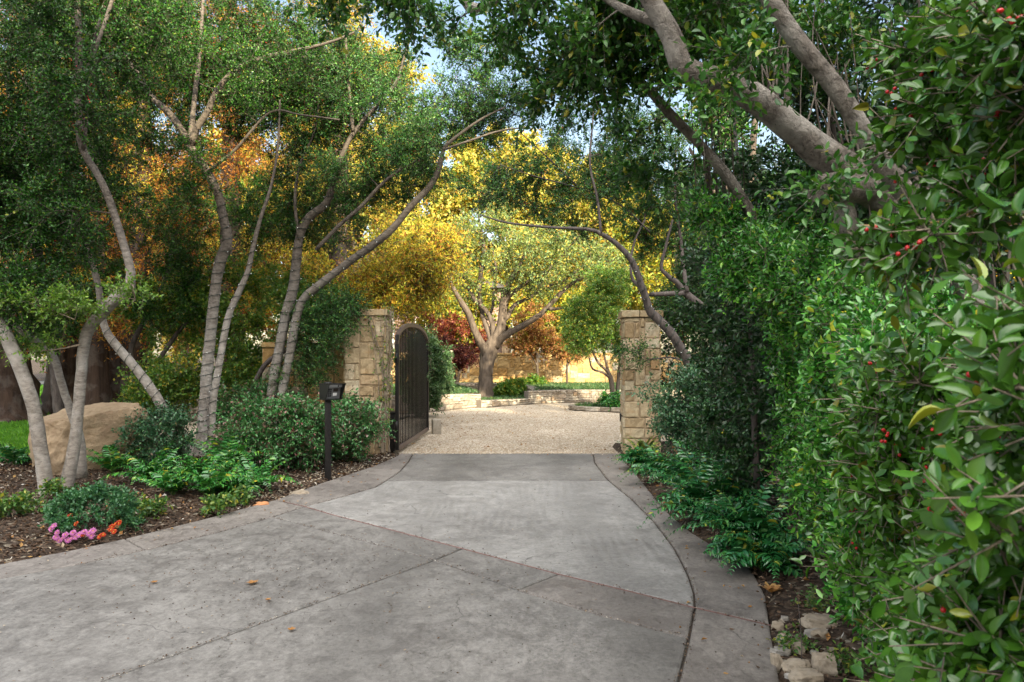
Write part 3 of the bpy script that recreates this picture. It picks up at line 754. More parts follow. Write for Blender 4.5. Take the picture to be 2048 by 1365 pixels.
stones(700, lambda n: np.stack([rng.uniform(-1.75, 1.75, n), 12.22 - np.abs(rng.normal(0, .10, n))], 1), (.006, .016), M['pebble'], 'spilled_gravel', z=.004)
edge2 = lambda x, y: inside(DRIVE, x, y) & (dist_poly(DRIVE, x, y) < np.abs(rng.normal(0, .28, x.shape)))
chips(2600, rect(-6, 2.2, 3, 12.1), edge2, M['dry_leaf'], 'leaf_litter', (.015, .04), lambda x, y: 0 * x, .006, width=.55, tilt=.3)
chips(420, rect(-2.4, 3.2, 12.4, 25), lambda x, y: x < 1.7, M['dry_leaf'], 'court_leaves', (.03, .07), lambda x, y: 0 * x - .01, .01, width=.55, tilt=.3)
chips(900, rect(-6.5, 3.5, 4, 12), notdrive, M['dry_leaf'], 'bed_leaves', (.03, .07), bed_height, .02, width=.55, tilt=.4)
# grit gathered along the joints
def joint_pts(n):
    out = []
    for L in (RED, R_IN[:12], L_IN[3:], [DIAG_A, DIAG_B], PAR):
        p = np.array(L); s = np.concatenate([[0], np.cumsum(np.linalg.norm(np.diff(p, axis=0), axis=1))]); q = rng.uniform(0, s[-1], int(n * s[-1] / 40))
        out.append(np.stack([np.interp(q, s, p[:, 0]), np.interp(q, s, p[:, 1])], 1) + rng.normal(0, .014, (len(q), 2)))
    return np.concatenate(out)
chips(3600, joint_pts, lambda x, y: inside(DRIVE, x, y), M['chip'], 'joint_litter', (.006, .016), lambda x, y: 0 * x, .003, width=.6, tilt=.2)

# lawn and street beyond it
a = Acc(); pl = LAWN; t = mgeo.tessellate_polygon([[Vector((x, y, 0)) for x, y in pl]])
a.addp([(x, y, .125) for x, y in pl], [list(q) for q in t]); o = tag(a.build('lawn', M['turf'], None, False), kind='structure'); fix_up(o)
def blades(n, sampler, keep, zf, size, mat, name, width=.10, lean=.35):
    p = sampler(n); p = p[keep(p[:, 0], p[:, 1])]; m = len(p); lv = Leaves()
    d = np.stack([rng.normal(0, lean, m), rng.normal(0, lean, m), np.ones(m)], 1)
    lv.add(np.stack([p[:, 0], p[:, 1], zf(p[:, 0], p[:, 1])], 1), d, rand_unit(m), rng.uniform(*size, m)); a = Acc(); lv.fill(a, 'kite', width)
    return tag(a.build(name, mat, None, False), kind='stuff')
blades(60000, rect(-14, -6.8, 9.5, 18), lambda x, y: inside(LAWN, x, y), lambda x, y: .12 + 0 * x, (.04, .085), M['blade'], 'grass', .16)
blades(26000, rect(-24, -8, 17, 39), lambda x, y: inside(LAWN, x, y), lambda x, y: .12 + 0 * x, (.08, .14), M['blade'], 'grass', .3)
a = Acc(); a.add([(-60, 41, .1), (-9, 41, .1), (-9, 47, .1), (-60, 47, .1)], [(0, 1, 2, 3)]); tag(a.build('road', M['asphalt'], None, False), kind='structure')

# ------------------------------------------------------------------ masonry
def stone_block(acc, pos, w, h, depth, mi=0, bev=.010, rough=.008):
    "one rough-faced block; pos(u,v,d) maps face coordinates to the world"
    nu, nv = max(2, min(5, int(w / .07))), max(2, min(4, int(h / .07)))
    us = np.concatenate([[0, bev], np.linspace(bev, w - bev, nu + 1)[1:-1], [w - bev, w]])
    vs = np.concatenate([[0, bev], np.linspace(bev, h - bev, nv + 1)[1:-1], [h - bev, h]])
    U, V = np.meshgrid(us, vs)
    D = depth + rng.normal(0, rough, U.shape) + rng.uniform(-.008, .010)
    D[0, :] = D[-1, :] = 0; D[:, 0] = D[:, -1] = 0
    U = U + rng.normal(0, .0025, U.shape); V = V + rng.normal(0, .0025, V.shape)
    v = pos(U.ravel(), V.ravel(), D.ravel()); nx = len(us)
    i = np.arange(len(vs) - 1)[:, None] * nx + np.arange(nx - 1)[None]
    acc.add(v, np.stack([i, i + 1, i + nx + 1, i + nx], -1).reshape(-1, 4), mi)

def ashlar(acc, pos, W, H, unit_, wr, hr, depth=.022, gap=.010, rough=.008):
    nx, nz = max(1, round(W / unit_)), max(1, round(H / unit_)); ux, uz = W / nx, H / nz
    occ = np.zeros((nz, nx), bool)
    for z in range(nz):
        for x in range(nx):
            if occ[z, x]: continue
            w = random.randint(*wr); h = random.randint(*hr); w = min(w, nx - x); h = min(h, nz - z)
            if nx - x - w == 1: w += 1
            k = 0
            while k < w and not occ[z, x + k]: k += 1
            w = k
            while h > 1 and occ[z:z + h, x:x + w].any(): h -= 1
            occ[z:z + h, x:x + w] = True
            g = gap / 2
            def ps(u, v, d, x=x, z=z): return pos(x * ux + g + u, z * uz + g + v, d)
            stone_block(acc, ps, w * ux - gap, h * uz - gap, depth, 0, min(.012, .2 * h * uz), rough)

def flat_face(o, ud, nd):
    o, ud, nd = [np.array(q, float) for q in (o, ud, nd)]
    return lambda u, v, d: o[None] + u[:, None] * ud + d[:, None] * nd + np.stack([0 * v, 0 * v, v], 1)

def pillar(label, x0, x1, y0, depth, rot, H, cap_h, niche=False, mat='stone_gold'):
    "stone gate pier with its front-left corner at (x0,y0)"
    root = thing('stone_pillar', label, 'pillar', (x0, y0, 0)); w = x1 - x0
    ca, sa = math.cos(rot), math.sin(rot); ud = np.array([ca, sa, 0]); wd = np.array([-sa, ca, 0]); o = np.array([x0, y0, 0])
    core = Acc(); cc = o + ud * w / 2 + wd * depth / 2 + np.array([0, 0, H / 2 - .03])
    box(core, cc, (w - .02, depth - .02, H + .04), axes=[ud, wd, [0, 0, 1]]); s = Acc()
    k = .012
    ashlar(s, flat_face(o + wd * k, ud, -wd), w, H, .085, (2, 4), (2, 3))
    ashlar(s, flat_face(o + wd * depth + ud * k, -wd, -ud), depth, H, .085, (2, 4), (2, 3))
    ashlar(s, flat_face(o + ud * (w - k), wd, ud), depth, H, .085, (2, 4), (2, 3))
    ashlar(s, flat_face(o + ud * w + wd * (depth - k), -ud, wd), w, H, .15, (2, 4), (1, 3))
    sh = s.build('shaft', M[mat], root, False); core.build('mortar', M['mortar'], sh, False)
    c = Acc(); n = 3; ov = .05; xx = [-ov, w * .42, w + ov]
    for i in range(2):
        for (da, db) in ((-ov, depth / 2), (depth / 2, depth + ov)):
            ctr = o + ud * (xx[i] + xx[i + 1]) / 2 + wd * (da + db) / 2 + np.array([0, 0, H + cap_h / 2])
            box(c, ctr, (xx[i + 1] - xx[i] - .008, db - da - .008, cap_h + rng.uniform(-.006, .006)), axes=[ud, wd, [0, 0, 1]], bev=.014)
    c.build('cap', M[mat], root, False)
    return root, o, ud, wd
pr, po, pu, pw = pillar('right stone gate pillar with a small black box low on its inner side', 1.80, 2.37, 12.02, .72, math.radians(-4), 2.20, .11)
a = Acc(); box(a, po + pw * .42 - pu * .018 + np.array([0, 0, .56]), (.05, .09, .13), axes=[pu, pw, [0, 0, 1]], bev=.006); a.build('sensor_box', M['black_metal'], pr)
pillar('left stone gate pillar with dry vine stems trailing across its face', -2.66, -2.02, 11.9, .62, 0, 2.22, .10)

def wall_run(name, label, cat, path, Hs, th, unit_, wr, hr, mat, mortar, cap=None, z0=0.0, back=True, rough=.008, capmat=None):
    "masonry along a bent path; its height is interpolated along the way"
    pts, hh = smooth_path(np.array([(x, y, 0) for x, y in path]), Hs, .25) if len(path) > 2 else (np.array([(x, y, 0) for x, y in path], float), np.array(Hs, float))
    root = thing(name, label, cat, (pts[0][0], pts[0][1], z0))
    t, _, _ = frames(pts); n = np.stack([t[:, 1], -t[:, 0], 0 * t[:, 0]], 1)     # faces the right of travel
    s_ = np.concatenate([[0], np.cumsum(np.linalg.norm(np.diff(pts, axis=0), axis=1))]); L = s_[-1]; Hm = float(np.max(hh))
    def at(u):
        return (np.stack([np.interp(u, s_, pts[:, k]) for k in range(3)], 1), np.stack([np.interp(u, s_, n[:, k]) for k in range(3)], 1), np.interp(u, s_, hh))
    def pos(u, v, d):
        p, nn, h = at(np.asarray(u)); return p + nn * (d - .012)[:, None] + np.stack([0 * v, 0 * v, z0 + v * h / Hm], 1)
    st = Acc(); ashlar(st, pos, L, Hm, unit_, wr, hr, rough=rough)
    sh = st.build('stonework', M[mat], root, False)
    c = Acc(); u = s_; p, nn, h = at(u); m = len(u); zz = np.array([0, 0, 1.0])
    b0, b1 = p + zz * (z0 - .15) - nn * .014, p - nn * th + zz * (z0 - .15); t0, t1 = p - nn * .014 + zz * (z0 + h - .006)[:, None], p - nn * th + zz * (z0 + h - .006)[:, None]
    v = np.concatenate([b0, t0, t1, b1]); f = []
    for i in range(m - 1):
        for r in range(3): f.append((r * m + i, r * m + i + 1, (r + 1) * m + i + 1, (r + 1) * m + i))
    c.add(v, np.array(f)); c.addp(v[[0, m, 2 * m, 3 * m]], [[0, 1, 2, 3]]); c.addp(v[[m - 1, 2 * m - 1, 3 * m - 1, 4 * m - 1]], [[3, 2, 1, 0]])
    c.build('mortar', M[mortar], sh, False)
    if cap:
        k = Acc(); q = 0.0
        while q < L - .05:
            w = min(random.uniform(*cap[1]), L - q); 
            if L - q - w < .12: w = L - q
            P0, N0, H0 = at(np.array([q + w / 2])); T0 = np.array([-N0[0][1], N0[0][0], 0])
            box(k, P0[0] - N0[0] * (th / 2 - .01) + zz * (z0 + H0[0] + cap[0] / 2 - .004 + rng.uniform(-.006, .006)), (w - .008, th + .05 + rng.uniform(-.02, .03), cap[0]), axes=[T0, -N0[0], zz], bev=.012); q += w
        k.build('cap', M[capmat or mat], root, False)
    return root
wall_run('stone_wall', 'golden stone garden wall between the left gate pillar and the shrubs', 'wall', [(-4.1, 12.3), (-2.68, 12.2)], [1.72, 1.72], .35, .11, (2, 4), (2, 3), 'stone_amber', 'mortar', cap=(.08, (.5, .8)))
wall_run('stone_wall', 'long golden stone wall across the back of the gravel court behind the oak', 'wall', [(-10, 32.6), (-3.2, 32.9), (14, 32.9)], [1.26, 1.26, 1.26], .35, .11, (2, 5), (2, 3), 'stone_amber', 'mortar', cap=(.09, (.6, 1.1)), z0=.42)
LW = [(-9, 18.2), (-6, 18.9), (-4.2, 19.8), (-3.1, 20.8), (-2.33, 21.6), (-1.75, 22.6), (-1.2, 23.55), (-.98, 23.75)]
wall_run('retaining_wall', 'curved white limestone retaining wall beside the open gate, topped with low grass', 'retaining wall', LW, [.52, .52, .52, .5, .48, .46, .42, .4], .34, .08, (2, 6), (1, 2), 'stone_white', 'mortar_pale', rough=.012)
wall_run('stone_kerb', 'low white stone kerb in front of the oak trunk', 'kerb', [(-.95, 23.45), (-.3, 24.2), (.63, 25.3)], [.22, .2, .18], .3, .08, (3, 7), (1, 2), 'stone_white', 'mortar_pale', rough=.012)
RW = [(.56, 25.30), (1.05, 25.55), (1.7, 25.95), (2.6, 26.15), (3.6, 26.0), (6, 25.6), (10, 25.4)]
wall_run('retaining_wall', 'pale stone retaining wall with sun patches in front of the maples', 'retaining wall', RW, [.42, .44, .44, .44, .44, .44, .44], .34, .08, (2, 6), (1, 2), 'stone_white', 'mortar_pale', rough=.012)
NW = [(-2.6, 30.1), (-1.4, 30.0), (-.3, 29.4), (.35, 28.2), (.6, 27.0), (.66, 25.8)]
wall_run('retaining_wall', 'curved low white stone wall wrapping behind the oak trunk', 'retaining wall', NW, [.55, .55, .54, .52, .5, .46], .3, .08, (2, 6), (1, 2), 'stone_white', 'mortar_pale', rough=.012)
# raised planting beds behind those walls
def bed(name, poly, z, mat=M['soil']):
    a = Acc(); t = mgeo.tessellate_polygon([[Vector((x, y, 0)) for x, y in poly]])
    a.addp([(x, y, z) for x, y in poly], [list(q) for q in t]); o = tag(a.build(name, mat, None, False), kind='structure'); fix_up(o); return poly
LB = bed('raised_bed', [(x - .08, y + .25) for x, y in LW] + [(-1.3, 26), (-2.0, 29.5), (-2.6, 30.2), (-2.6, 32.9), (-9, 32.6)], .42)
RB = bed('raised_bed', [(x, y + .25) for x, y in RW] + [(10, 32.8), (-2.6, 32.8), (-2.6, 30.2), (-1.4, 30.15), (-.2, 29.55), (.5, 28.3), (.75, 27.0), (.78, 25.7)], .43)
NB = bed('tree_bed', [(-.95, 23.7), (.55, 25.45), (.55, 27), (.3, 28.2), (-.3, 29.2), (-1.4, 29.8), (-2.4, 29.9), (-1.9, 29), (-1.3, 26), (-.9, 24)], .15)
blades(30000, rect(-9, -.9, 18.4, 31), lambda x, y: inside(LB, x, y), lambda x, y: .40 + 0 * x, (.07, .16), M['mondo'], 'mondo_grass', .10, .6)
blades(26000, rect(-2.6, 9, 25.4, 32.6), lambda x, y: inside(RB, x, y), lambda x, y: .41 + 0 * x, (.07, .15), M['mondo'], 'mondo_grass', .10, .6)
blades(4000, rect(-1.5, .6, 23.6, 29), lambda x, y: inside(NB, x, y), lambda x, y: .13 + 0 * x, (.06, .13), M['mondo'], 'mondo_grass', .10, .6)
RING = [(4.2 + 2.5 * math.cos(t), 22.55 + 1.25 * math.sin(t)) for t in np.linspace(math.pi * 1.95, math.pi * .75, 12)][::-1]
wall_run('stone_kerb', 'white stone kerb ring around the small green tree by the right pillar', 'kerb', RING, [.13] * 12, .2, .06, (4, 8), (2, 2), 'stone_white', 'mortar_pale', rough=.01)
EL = [(4.2 + 2.35 * math.cos(t), 22.55 + 1.1 * math.sin(t)) for t in np.linspace(0, 6.2, 20)]
bed('tree_bed', EL, .07)
blades(5000, rect(1.8, 6.5, 21.3, 23.7), lambda x, y: inside(EL, x, y), lambda x, y: .06 + 0 * x, (.08, .2), M['mondo'], 'mondo_grass', .12, .7)
pillar('short pale stone pillar standing behind the gate among evergreen shrubs', -2.66, -2.3, 28.3, .36, 0, 1.75, .08, mat='stone_white')
# ------------------------------------------------------------------ iron gate, standing open
hinge = np.array([-1.86, 12.12, 0]); gend = np.array([-1.735, 15.4, 0])
gu = unit(gend - hinge); gn = np.array([gu[1], -gu[0], 0]); GL = float(np.linalg.norm(gend - hinge)); Zv = np.array([0, 0, 1.0])
gate = thing('iron_gate', 'tall black iron driveway gate with arched top rail, swung open into the court', 'gate', hinge)
def arch(u):      # height of the top rail along the leaf
    q = (u / GL - .5) * 2; return 1.80 + .34 * math.sqrt(max(0, 1 - min(1, abs(q)) ** 2.2))
gax = [gu, gn, Zv]
for u_, nm in ((0.03, 'stile'), (GL - .03, 'stile')):
    a = Acc(); h = arch(u_) + .02; box(a, hinge + gu * u_ + Zv * (h / 2 + .05), (.06, .06, h - .02), axes=gax, bev=.004); a.build(nm, M['black_metal'], gate)
a = Acc(); box(a, hinge + gu * GL / 2 + Zv * .085, (GL - .125, .055, .075), axes=gax, bev=.004); a.build('bottom_rail', M['worn_metal'], gate)
a = Acc(); us = np.linspace(.0, GL, 30); v = []
for u_ in us:
    c = hinge + gu * u_ + Zv * arch(u_)
    v += [c + gn * .031 - Zv * .03, c - gn * .031 - Zv * .03, c - gn * .031 + Zv * .03, c + gn * .031 + Zv * .03]
a.addp(v, [[i * 4 + k, i * 4 + (k + 1) % 4, i * 4 + 4 + (k + 1) % 4, i * 4 + 4 + k] for i in range(29) for k in range(4)] + [[3, 2, 1, 0], [116, 117, 118, 119]])
a.build('arched_rail', M['worn_metal'], gate, False)
NP = 21
for i in range(NP):
    u_ = .06 + (GL - .12) * (i + 1) / (NP + 1); h = arch(u_) - .04
    a = Acc(); box(a, hinge + gu * u_ + Zv * ((h + .12) / 2), (.022, .018, h - .12), axes=gax, bev=.002); a.build('picket', M['black_metal'], gate)
for z in (.45, 1.55):
    a = Acc(); tube(a, [hinge - gu * .045 + Zv * (z - .08), hinge - gu * .045 + Zv * (z + .08)], .022, 8); a.build('hinge', M['black_metal'], gate)
op = thing('gate_opener', 'black gate motor housing and arm beside the left pillar and gate hinge', 'gate opener', (-1.955, 12.3, 0))
a = Acc(); box(a, (-1.955, 12.33, .33), (.10, .3, .60), bev=.012); a.build('housing', M['black_metal'], op)
a = Acc(); box(a, (-1.955, 12.33, .655), (.12, .33, .04), bev=.01); a.build('lid', M['black_metal'], op)
a = Acc(); tube(a, [(-1.955, 12.48, .5), (-1.93, 12.8, .5), (-1.845, 13.5, .5)], .02, 8); a.build('arm', M['black_metal'], op)
gs = thing('gate_stop', 'white stone block standing on the gravel at the free end of the gate', 'stone block', (-1.62, 15.5, 0))
a = Acc(); box(a, (-1.56, 15.46, .13), (.17, .24, .30), .25, bev=.012); o = a.build('block', M['stone_white'], gs)

# ------------------------------------------------------------------ keypad post
kx, ky = -2.345, 9.55
kp = thing('keypad_post', 'dark metal post with a hooded entry keypad beside the left drive edge', 'keypad', (kx, ky, 0))
a = Acc(); box(a, (kx, ky, .50), (.075, .075, 1.04), .35, bev=.004); a.build('post', M['black_metal'], kp)
a = Acc(); tube(a, [(kx - .0, ky, 1.215), (kx, ky, 1.235), (kx, ky, 1.245)], [.05, .05, .03], 12); a.build('post_cap', M['black_metal'], kp)
ang = math.radians(42)                              # the panel looks towards the drive
fd = np.array([math.sin(ang), -math.cos(ang), 0]); sd_ = np.array([math.cos(ang), math.sin(ang), 0])   # outwards / to the panel's right
KO = np.array([kx - .02, ky, 1.025]) + sd_ * .05
def kpt(s, f, z): return KO + sd_ * s + fd * f + Zv * z
hw, dt, db, hh = .115, .20, .10, .19
a = Acc()
for s0, s1 in ((-hw, -hw + .008), (hw - .008, hw)):          # two cheeks, deeper at the top
    v = [kpt(s, f, z) for s in (s0, s1) for f, z in ((-.06, 0), (db, 0), (dt, hh), (-.06, hh))]
    a.addp(v, [[0, 3, 2, 1], [4, 5, 6, 7], [0, 1, 5, 4], [1, 2, 6, 5], [2, 3, 7, 6], [3, 0, 4, 7]])
v = [kpt(s, f, z) for z in (hh + .0005, hh + .009) for s, f in ((-hw - .004, -.065), (hw + .004, -.065), (hw + .004, dt + .006), (-hw - .004, dt + .006))]
a.addp(v, [[0, 1, 2, 3], [7, 6, 5, 4], [0, 4, 5, 1], [1, 5, 6, 2], [2, 6, 7, 3], [3, 7, 4, 0]])
v = [kpt(s, f, z) for z in (-.009, -.0005) for s, f in ((-hw, -.06), (hw, -.06), (hw, db + .004), (-hw, db + .004))]
a.addp(v, [[0, 1, 2, 3], [7, 6, 5, 4], [0, 4, 5, 1], [1, 5, 6, 2], [2, 6, 7, 3], [3, 7, 4, 0]])
v = [kpt(s, -.058, z) for s, z in ((-hw + .006, 0), (hw - .006, 0), (hw - .006, hh), (-hw + .006, hh))]; a.addp(v, [[0, 1, 2, 3]])
a.build('housing', M['black_metal'], kp, False)
pz = lambda z: .055 + .045 * z / hh                 # the panel leans with the cheeks
def panel_quad(acc, s0, s1, z0, z1, lift, th=.006):
    v = [kpt(s, pz(z) + lift - q, z) for q in (0, th) for s, z in ((s0, z0), (s1, z0), (s1, z1), (s0, z1))]
    acc.addp(v, [[0, 1, 2, 3], [4, 7, 6, 5], [0, 4, 5, 1], [1, 5, 6, 2], [2, 6, 7, 3], [3, 7, 4, 0]])
a = Acc(); panel_quad(a, -hw + .009, hw - .009, .004, .148, 0); pn = a.build('panel', M['gray_panel'], kp, False)
a = Acc(); panel_quad(a, -hw + .009, hw - .009, .150, .184, .03); tp = a.build('top_strip', M['light_panel'], kp, False)
a = Acc(); panel_quad(a, .045, .060, .156, .176, .033, .003); a.build('camera_eye', M['black_metal'], tp, False)
a = Acc()
for r in range(4):
    for c in range(3): panel_quad(a, -.09 + c * .026, -.09 + c * .026 + .018, .032 + r * .026, .05 + r * .026, .004)
a.build('keypad', M['black_metal'], pn, False)
a = Acc(); panel_quad(a, .004, .058, .042, .078, .003, .003); a.build('label', M['white_label'], pn, False)
a = Acc(); panel_quad(a, .006, .07, .095, .135, .004, .004); a.build('speaker_grille', M['joint'], pn, False)

# ------------------------------------------------------------------ boulder and rocks
def rock_mesh(acc, c, size, rot, seed, rough=.22, sub=3, blocky=.45, cuts=0):
    bm = bmesh.new(); bmesh.ops.create_cube(bm, size=2)
    bmesh.ops.subdivide_edges(bm, edges=bm.edges[:], cuts=2 ** sub - 1, use_grid_fill=True)
    v = np.array([q.co[:] for q in bm.verts]); r = np.linalg.norm(v, axis=1, keepdims=True)
    v = v * blocky + v / r * 1.15 * (1 - blocky)
    off = seed * 7.31
    d = np.array([sum(mnoise.noise(Vector((p[0] * f + off, p[1] * f, p[2] * f))) / f ** .8 for f in (.8, 1.7, 3.6, 8, 17)) for p in v])
    if cuts:      # split faces: flat facets knocked off the block
        rr = np.random.default_rng(seed)
        for _ in range(cuts):
            nn = unit(rr.normal(size=3) * np.array([1, 1, .8])); lim = np.max(v @ nn) * rr.uniform(.78, .93)
            v = v - nn * np.maximum(0, v @ nn - lim)[:, None] * .93
    v = v * (1 + rough * d[:, None]) * np.array(size) / 2
    ca, sa = math.cos(rot), math.sin(rot); v = v @ np.array([[ca, sa, 0], [-sa, ca, 0], [0, 0, 1]]) + np.array(c)
    bm.verts.index_update(); acc.addp(v, [[q.index for q in f.verts] for f in bm.faces]); bm.free()
a = Acc(); rock_mesh(a, (-5.62, 9.95, .36), (1.30, 1.22, 1.12), math.radians(40), 4, .10, 6, .97, cuts=16)
o = a.build('boulder', M['boulder']); tag(o, 'large tan sandstone boulder with a flat top behind the pale slanting trunks', 'boulder')
ROCKS = [  # px, py, width px, height px, seed
    (1645, 1250, 80, 34, 1, 'grey rounded rock at the drive corner, topmost of the rock pile'), (1562, 1252, 30, 26, 2, 'small grey stone touching the end of the red joint strip'),
    (1598, 1295, 46, 30, 3, 'pale pinkish stone by the drive edge in the rock pile'), (1600, 1338, 66, 36, 4, 'long white rock lying parallel to the drive edge'),
    (1655, 1330, 60, 60, 5, 'brown wedge shaped rock leaning against the hedge foot'), (1572, 1275, 26, 20, 6, 'small purple tinted stone between grey rocks'),
    (1620, 1362, 74, 34, 7, 'grey and white rock at the bottom edge of the picture'), (1560, 1318, 26, 40, 8, 'narrow white stone tilted against the concrete edge'),
    (1648, 1275, 40, 26, 9, 'small white stone in front of the rounded rock under the hedge')]
for (x, y, w, h, sd, lab) in ROCKS:
    X, Y = G(x, y + h * .45); a = Acc(); s = Y / FPX; z = bedz(X, Y)
    rock_mesh(a, (X, Y + .05, z + h * s * .12), (w * s * .8, w * s * .62, h * s * .85), rng.uniform(-.6, .6), sd, .16, 4, .6, cuts=12); tag(a.build('rock', M['rock'], None, False), lab, 'rock', 'rocks piled at the hedge foot')
for k in range(16):
    X, Y = G(rng.uniform(1550, 1690), rng.uniform(1235, 1360)); a = Acc(); w_ = rng.uniform(.03, .065)
    if inside(DRIVE, np.array([X]), np.array([Y]))[0]: continue
    rock_mesh(a, (X, Y, bedz(X, Y) + w_ * .2), (w_, w_ * .8, w_ * .6), rng.uniform(0, 3), 40 + k, .16, 3, .6, cuts=8); tag(a.build('cobble', M['rock'], None, False), 'small cobble lying among the bigger rocks at the hedge foot', 'cobble', 'cobbles at the hedge foot')
for (x, y, w, h, sd, mt, lab) in [(522, 1000, 27, 22, 21, 'terracotta', 'rounded orange stone lying between the left fern and the drive'), (598, 978, 34, 22, 22, 'rock', 'tan angular rock on the mulch left of the keypad post'),
                              (585, 989, 18, 14, 23, 'rock', 'small pale stone at the drive edge in front of the tan rock'), (1375, 906, 44, 22, 24, 'terracotta', 'orange brown stone lying under the right shrub')]:
    X, Y = G(x, y + h * .4); a = Acc(); s = Y / FPX
    rock_mesh(a, (X, Y, bedz(X, Y) + h * s * .3), (w * s * 1.15, w * s * .8, h * s * 1.2), rng.uniform(-.6, .6), sd, .16, 4, .5, cuts=8); tag(a.build('rock', M[mt], None, False), lab, 'rock')

# ------------------------------------------------------------------ fallen leaves one can point at
def lobed_leaf(name, px_, py_, size, lab, z=.004, curl=.25, n=1):
    X, Y = G(px_, py_); a = Acc()
    for q in range(n):
        th0 = rng.uniform(0, 6.28); c = np.array([X, Y, z + (bedz(X, Y) if not inside(DRIVE, np.array([X]), np.array([Y]))[0] else 0)]) + rng.normal(0, .3 * size, 3) * (n > 1) * np.array([1, 1, .25])
        k = 15; r = [size * (.5 if i % 3 else .27) * rng.uniform(.85, 1.15) for i in range(k)]
        v = [c + np.array([0, 0, .004])] + [c + np.array([r[i] * math.cos(th0 + i * 6.283 / k), r[i] * math.sin(th0 + i * 6.283 / k), .01 + curl * r[i] * rng.uniform(.1, .9)]) for i in range(k)]
        a.addp(v, [[0, 1 + i, 1 + (i + 1) % k] for i in range(k)])
    return tag(a.build(name, M['dry_leaf'], None, False), lab, 'leaf')
lobed_leaf('fallen_leaf', 505, 1169, .085, 'crumpled brown leaf lying alone on the left concrete slab')
lobed_leaf('fallen_leaf', 308, 1168, .05, 'small tan leaf on the concrete, nearest the flower clump')
lobed_leaf('fallen_leaf', 583, 1263, .045, 'small pale leaf just below the diagonal joint')
lobed_leaf('fallen_leaf', 536, 1203, .04, 'tiny orange leaf right of the crumpled brown leaf')
lobed_leaf('leaf_cluster', 1546, 1186, .11, 'curled dry tan leaves heaped at the drive edge under the ferns', n=3, curl=.7)

# ------------------------------------------------------------------ landscape spotlights
for (x, y, lab) in [(1352, 910, 'small black spotlight stake on the mulch under the right shrub'), (1258, 903, 'small black spotlight stake beside the right pillar foot')]:
    X, Y = G(x, y); t = thing('spotlight', lab, 'spotlight', (X, Y, 0)); z = bedz(X, Y)
    a = Acc(); tube(a, [(X, Y, z - .03), (X, Y, z + .08)], .009, 6); a.build('stake', M['black_metal'], t)
    a = Acc(); tube(a, [(X, Y + .03, z + .07), (X, Y - .01, z + .12), (X, Y - .03, z + .17)], [.022, .032, .036], 10); a.build('head', M['black_metal'], t)

# ------------------------------------------------------------------ ferns
def fern(lab, X, Y, n, L, mat, group, lean=(0, 0), leaflet=.085):
    z = bedz(X, Y); lv = Leaves(); w = Acc()
    for i in range(n):
        az = i * 2.399 + rng.uniform(-.3, .3); l = L * rng.uniform(.65, 1.1); e0 = math.radians(rng.uniform(45, 86)); droop = rng.uniform(.7, 1.6)
        t = np.linspace(0, 1, 14); el = e0 - droop * t * 1.2
        dx = np.cumsum(np.cos(el)) * l / 14; dz = np.cumsum(np.sin(el)) * l / 14
        h = np.array([math.cos(az) + lean[0], math.sin(az) + lean[1]]); h = h / max(.6, np.linalg.norm(h))
        p = np.stack([X + h[0] * dx, Y + h[1] * dx, np.maximum(z + dz, z + .02)], 1); p = np.concatenate([[[X, Y, z]], p])
        tube(w, p, np.linspace(.0035, .001, len(p)), 4, cap=False)
        tt = np.linspace(.16, .99, 15); pos = np.stack([np.interp(tt, np.linspace(0, 1, len(p)), p[:, k]) for k in range(3)], 1)
        tan = unit(np.gradient(pos, axis=0)); side = unit(np.cross(tan, [0, 0, 1.0])); nn = np.cross(side, tan)
        sz = leaflet * np.sin(np.clip(tt * 1.05, 0, 1) * 2.75 + .35).clip(.25) * rng.uniform(.85, 1.15)
        for s in (-1, 1):
            lv.add(pos, side * s + tan * .55 + rng.normal(0, .12, pos.shape) - np.array([0, 0, .18]), nn + rng.normal(0, .2, pos.shape), sz)
    root = thing('fern', lab, 'fern', (X, Y, z), group)
    w.build('stems', M['leaf_cover'], root); a = Acc(); lv.fill(a, 'oval', .36); a.build('fronds', M[mat], root)
LF = [(300, 985, 20, .50, 'bright fern left of the light wrapped trunk base, beside the boulder'), (395, 988, 20, .55, 'bright fern directly in front of the light wrapped trunk base'), (455, 965, 22, .62, 'tall upright bright fern right of the light wrapped trunk base'),
      (512, 985, 16, .50, 'bright fern with a frond drooping towards the orange stone'), (225, 965, 16, .42, 'fern just behind the flower clump'), (345, 1005, 14, .36, 'low bright fern between the mums and the trunk base'), (275, 950, 18, .5, 'bright fern at the right foot of the boulder'), (470, 1000, 16, .42, 'bright fern between the light wrapped trunk and the orange stone'), (425, 1005, 16, .42, 'low bright fern in front of the light wrapped trunk base')]
for (x, y, n, L, lab) in LF: fern(lab, *G(x, y), int(n * .95), L * 1.35, 'leaf_fern', 'bright ferns under the left trees', leaflet=.095)
RF = [(1318, 940, 18, .50, 'dark glossy fern nearest the right pillar'), (1372, 968, 26, .66, 'dark glossy fern second from the right pillar'), (1430, 1000, 30, .74, 'dark glossy fern in the middle of the right drive edge'),
      (1462, 1050, 34, .80, 'dark glossy fern spilling furthest over the right concrete border'), (1530, 1108, 30, .66, 'dark glossy fern tucked under the hedge above the dry leaves'), (1525, 1030, 26, .8, 'dark glossy fern behind the spilling one, against the hedge'), (1450, 958, 24, .75, 'dark glossy fern at the foot of the right shrub'), (1560, 1140, 20, .5, 'dark glossy fern closest to the rock pile')]
for (x, y, n, L, lab) in RF: fern(lab, *G(x - 34, y), int(n * 1.35), L * 1.1, 'leaf_fern_dark', 'dark ferns along the right drive edge', lean=(-.35, -.15), leaflet=.115)
fern('small dark fern on the lawn edge left of the boulder', *G(28, 950), 16, .5, 'leaf_fern_dark', None)
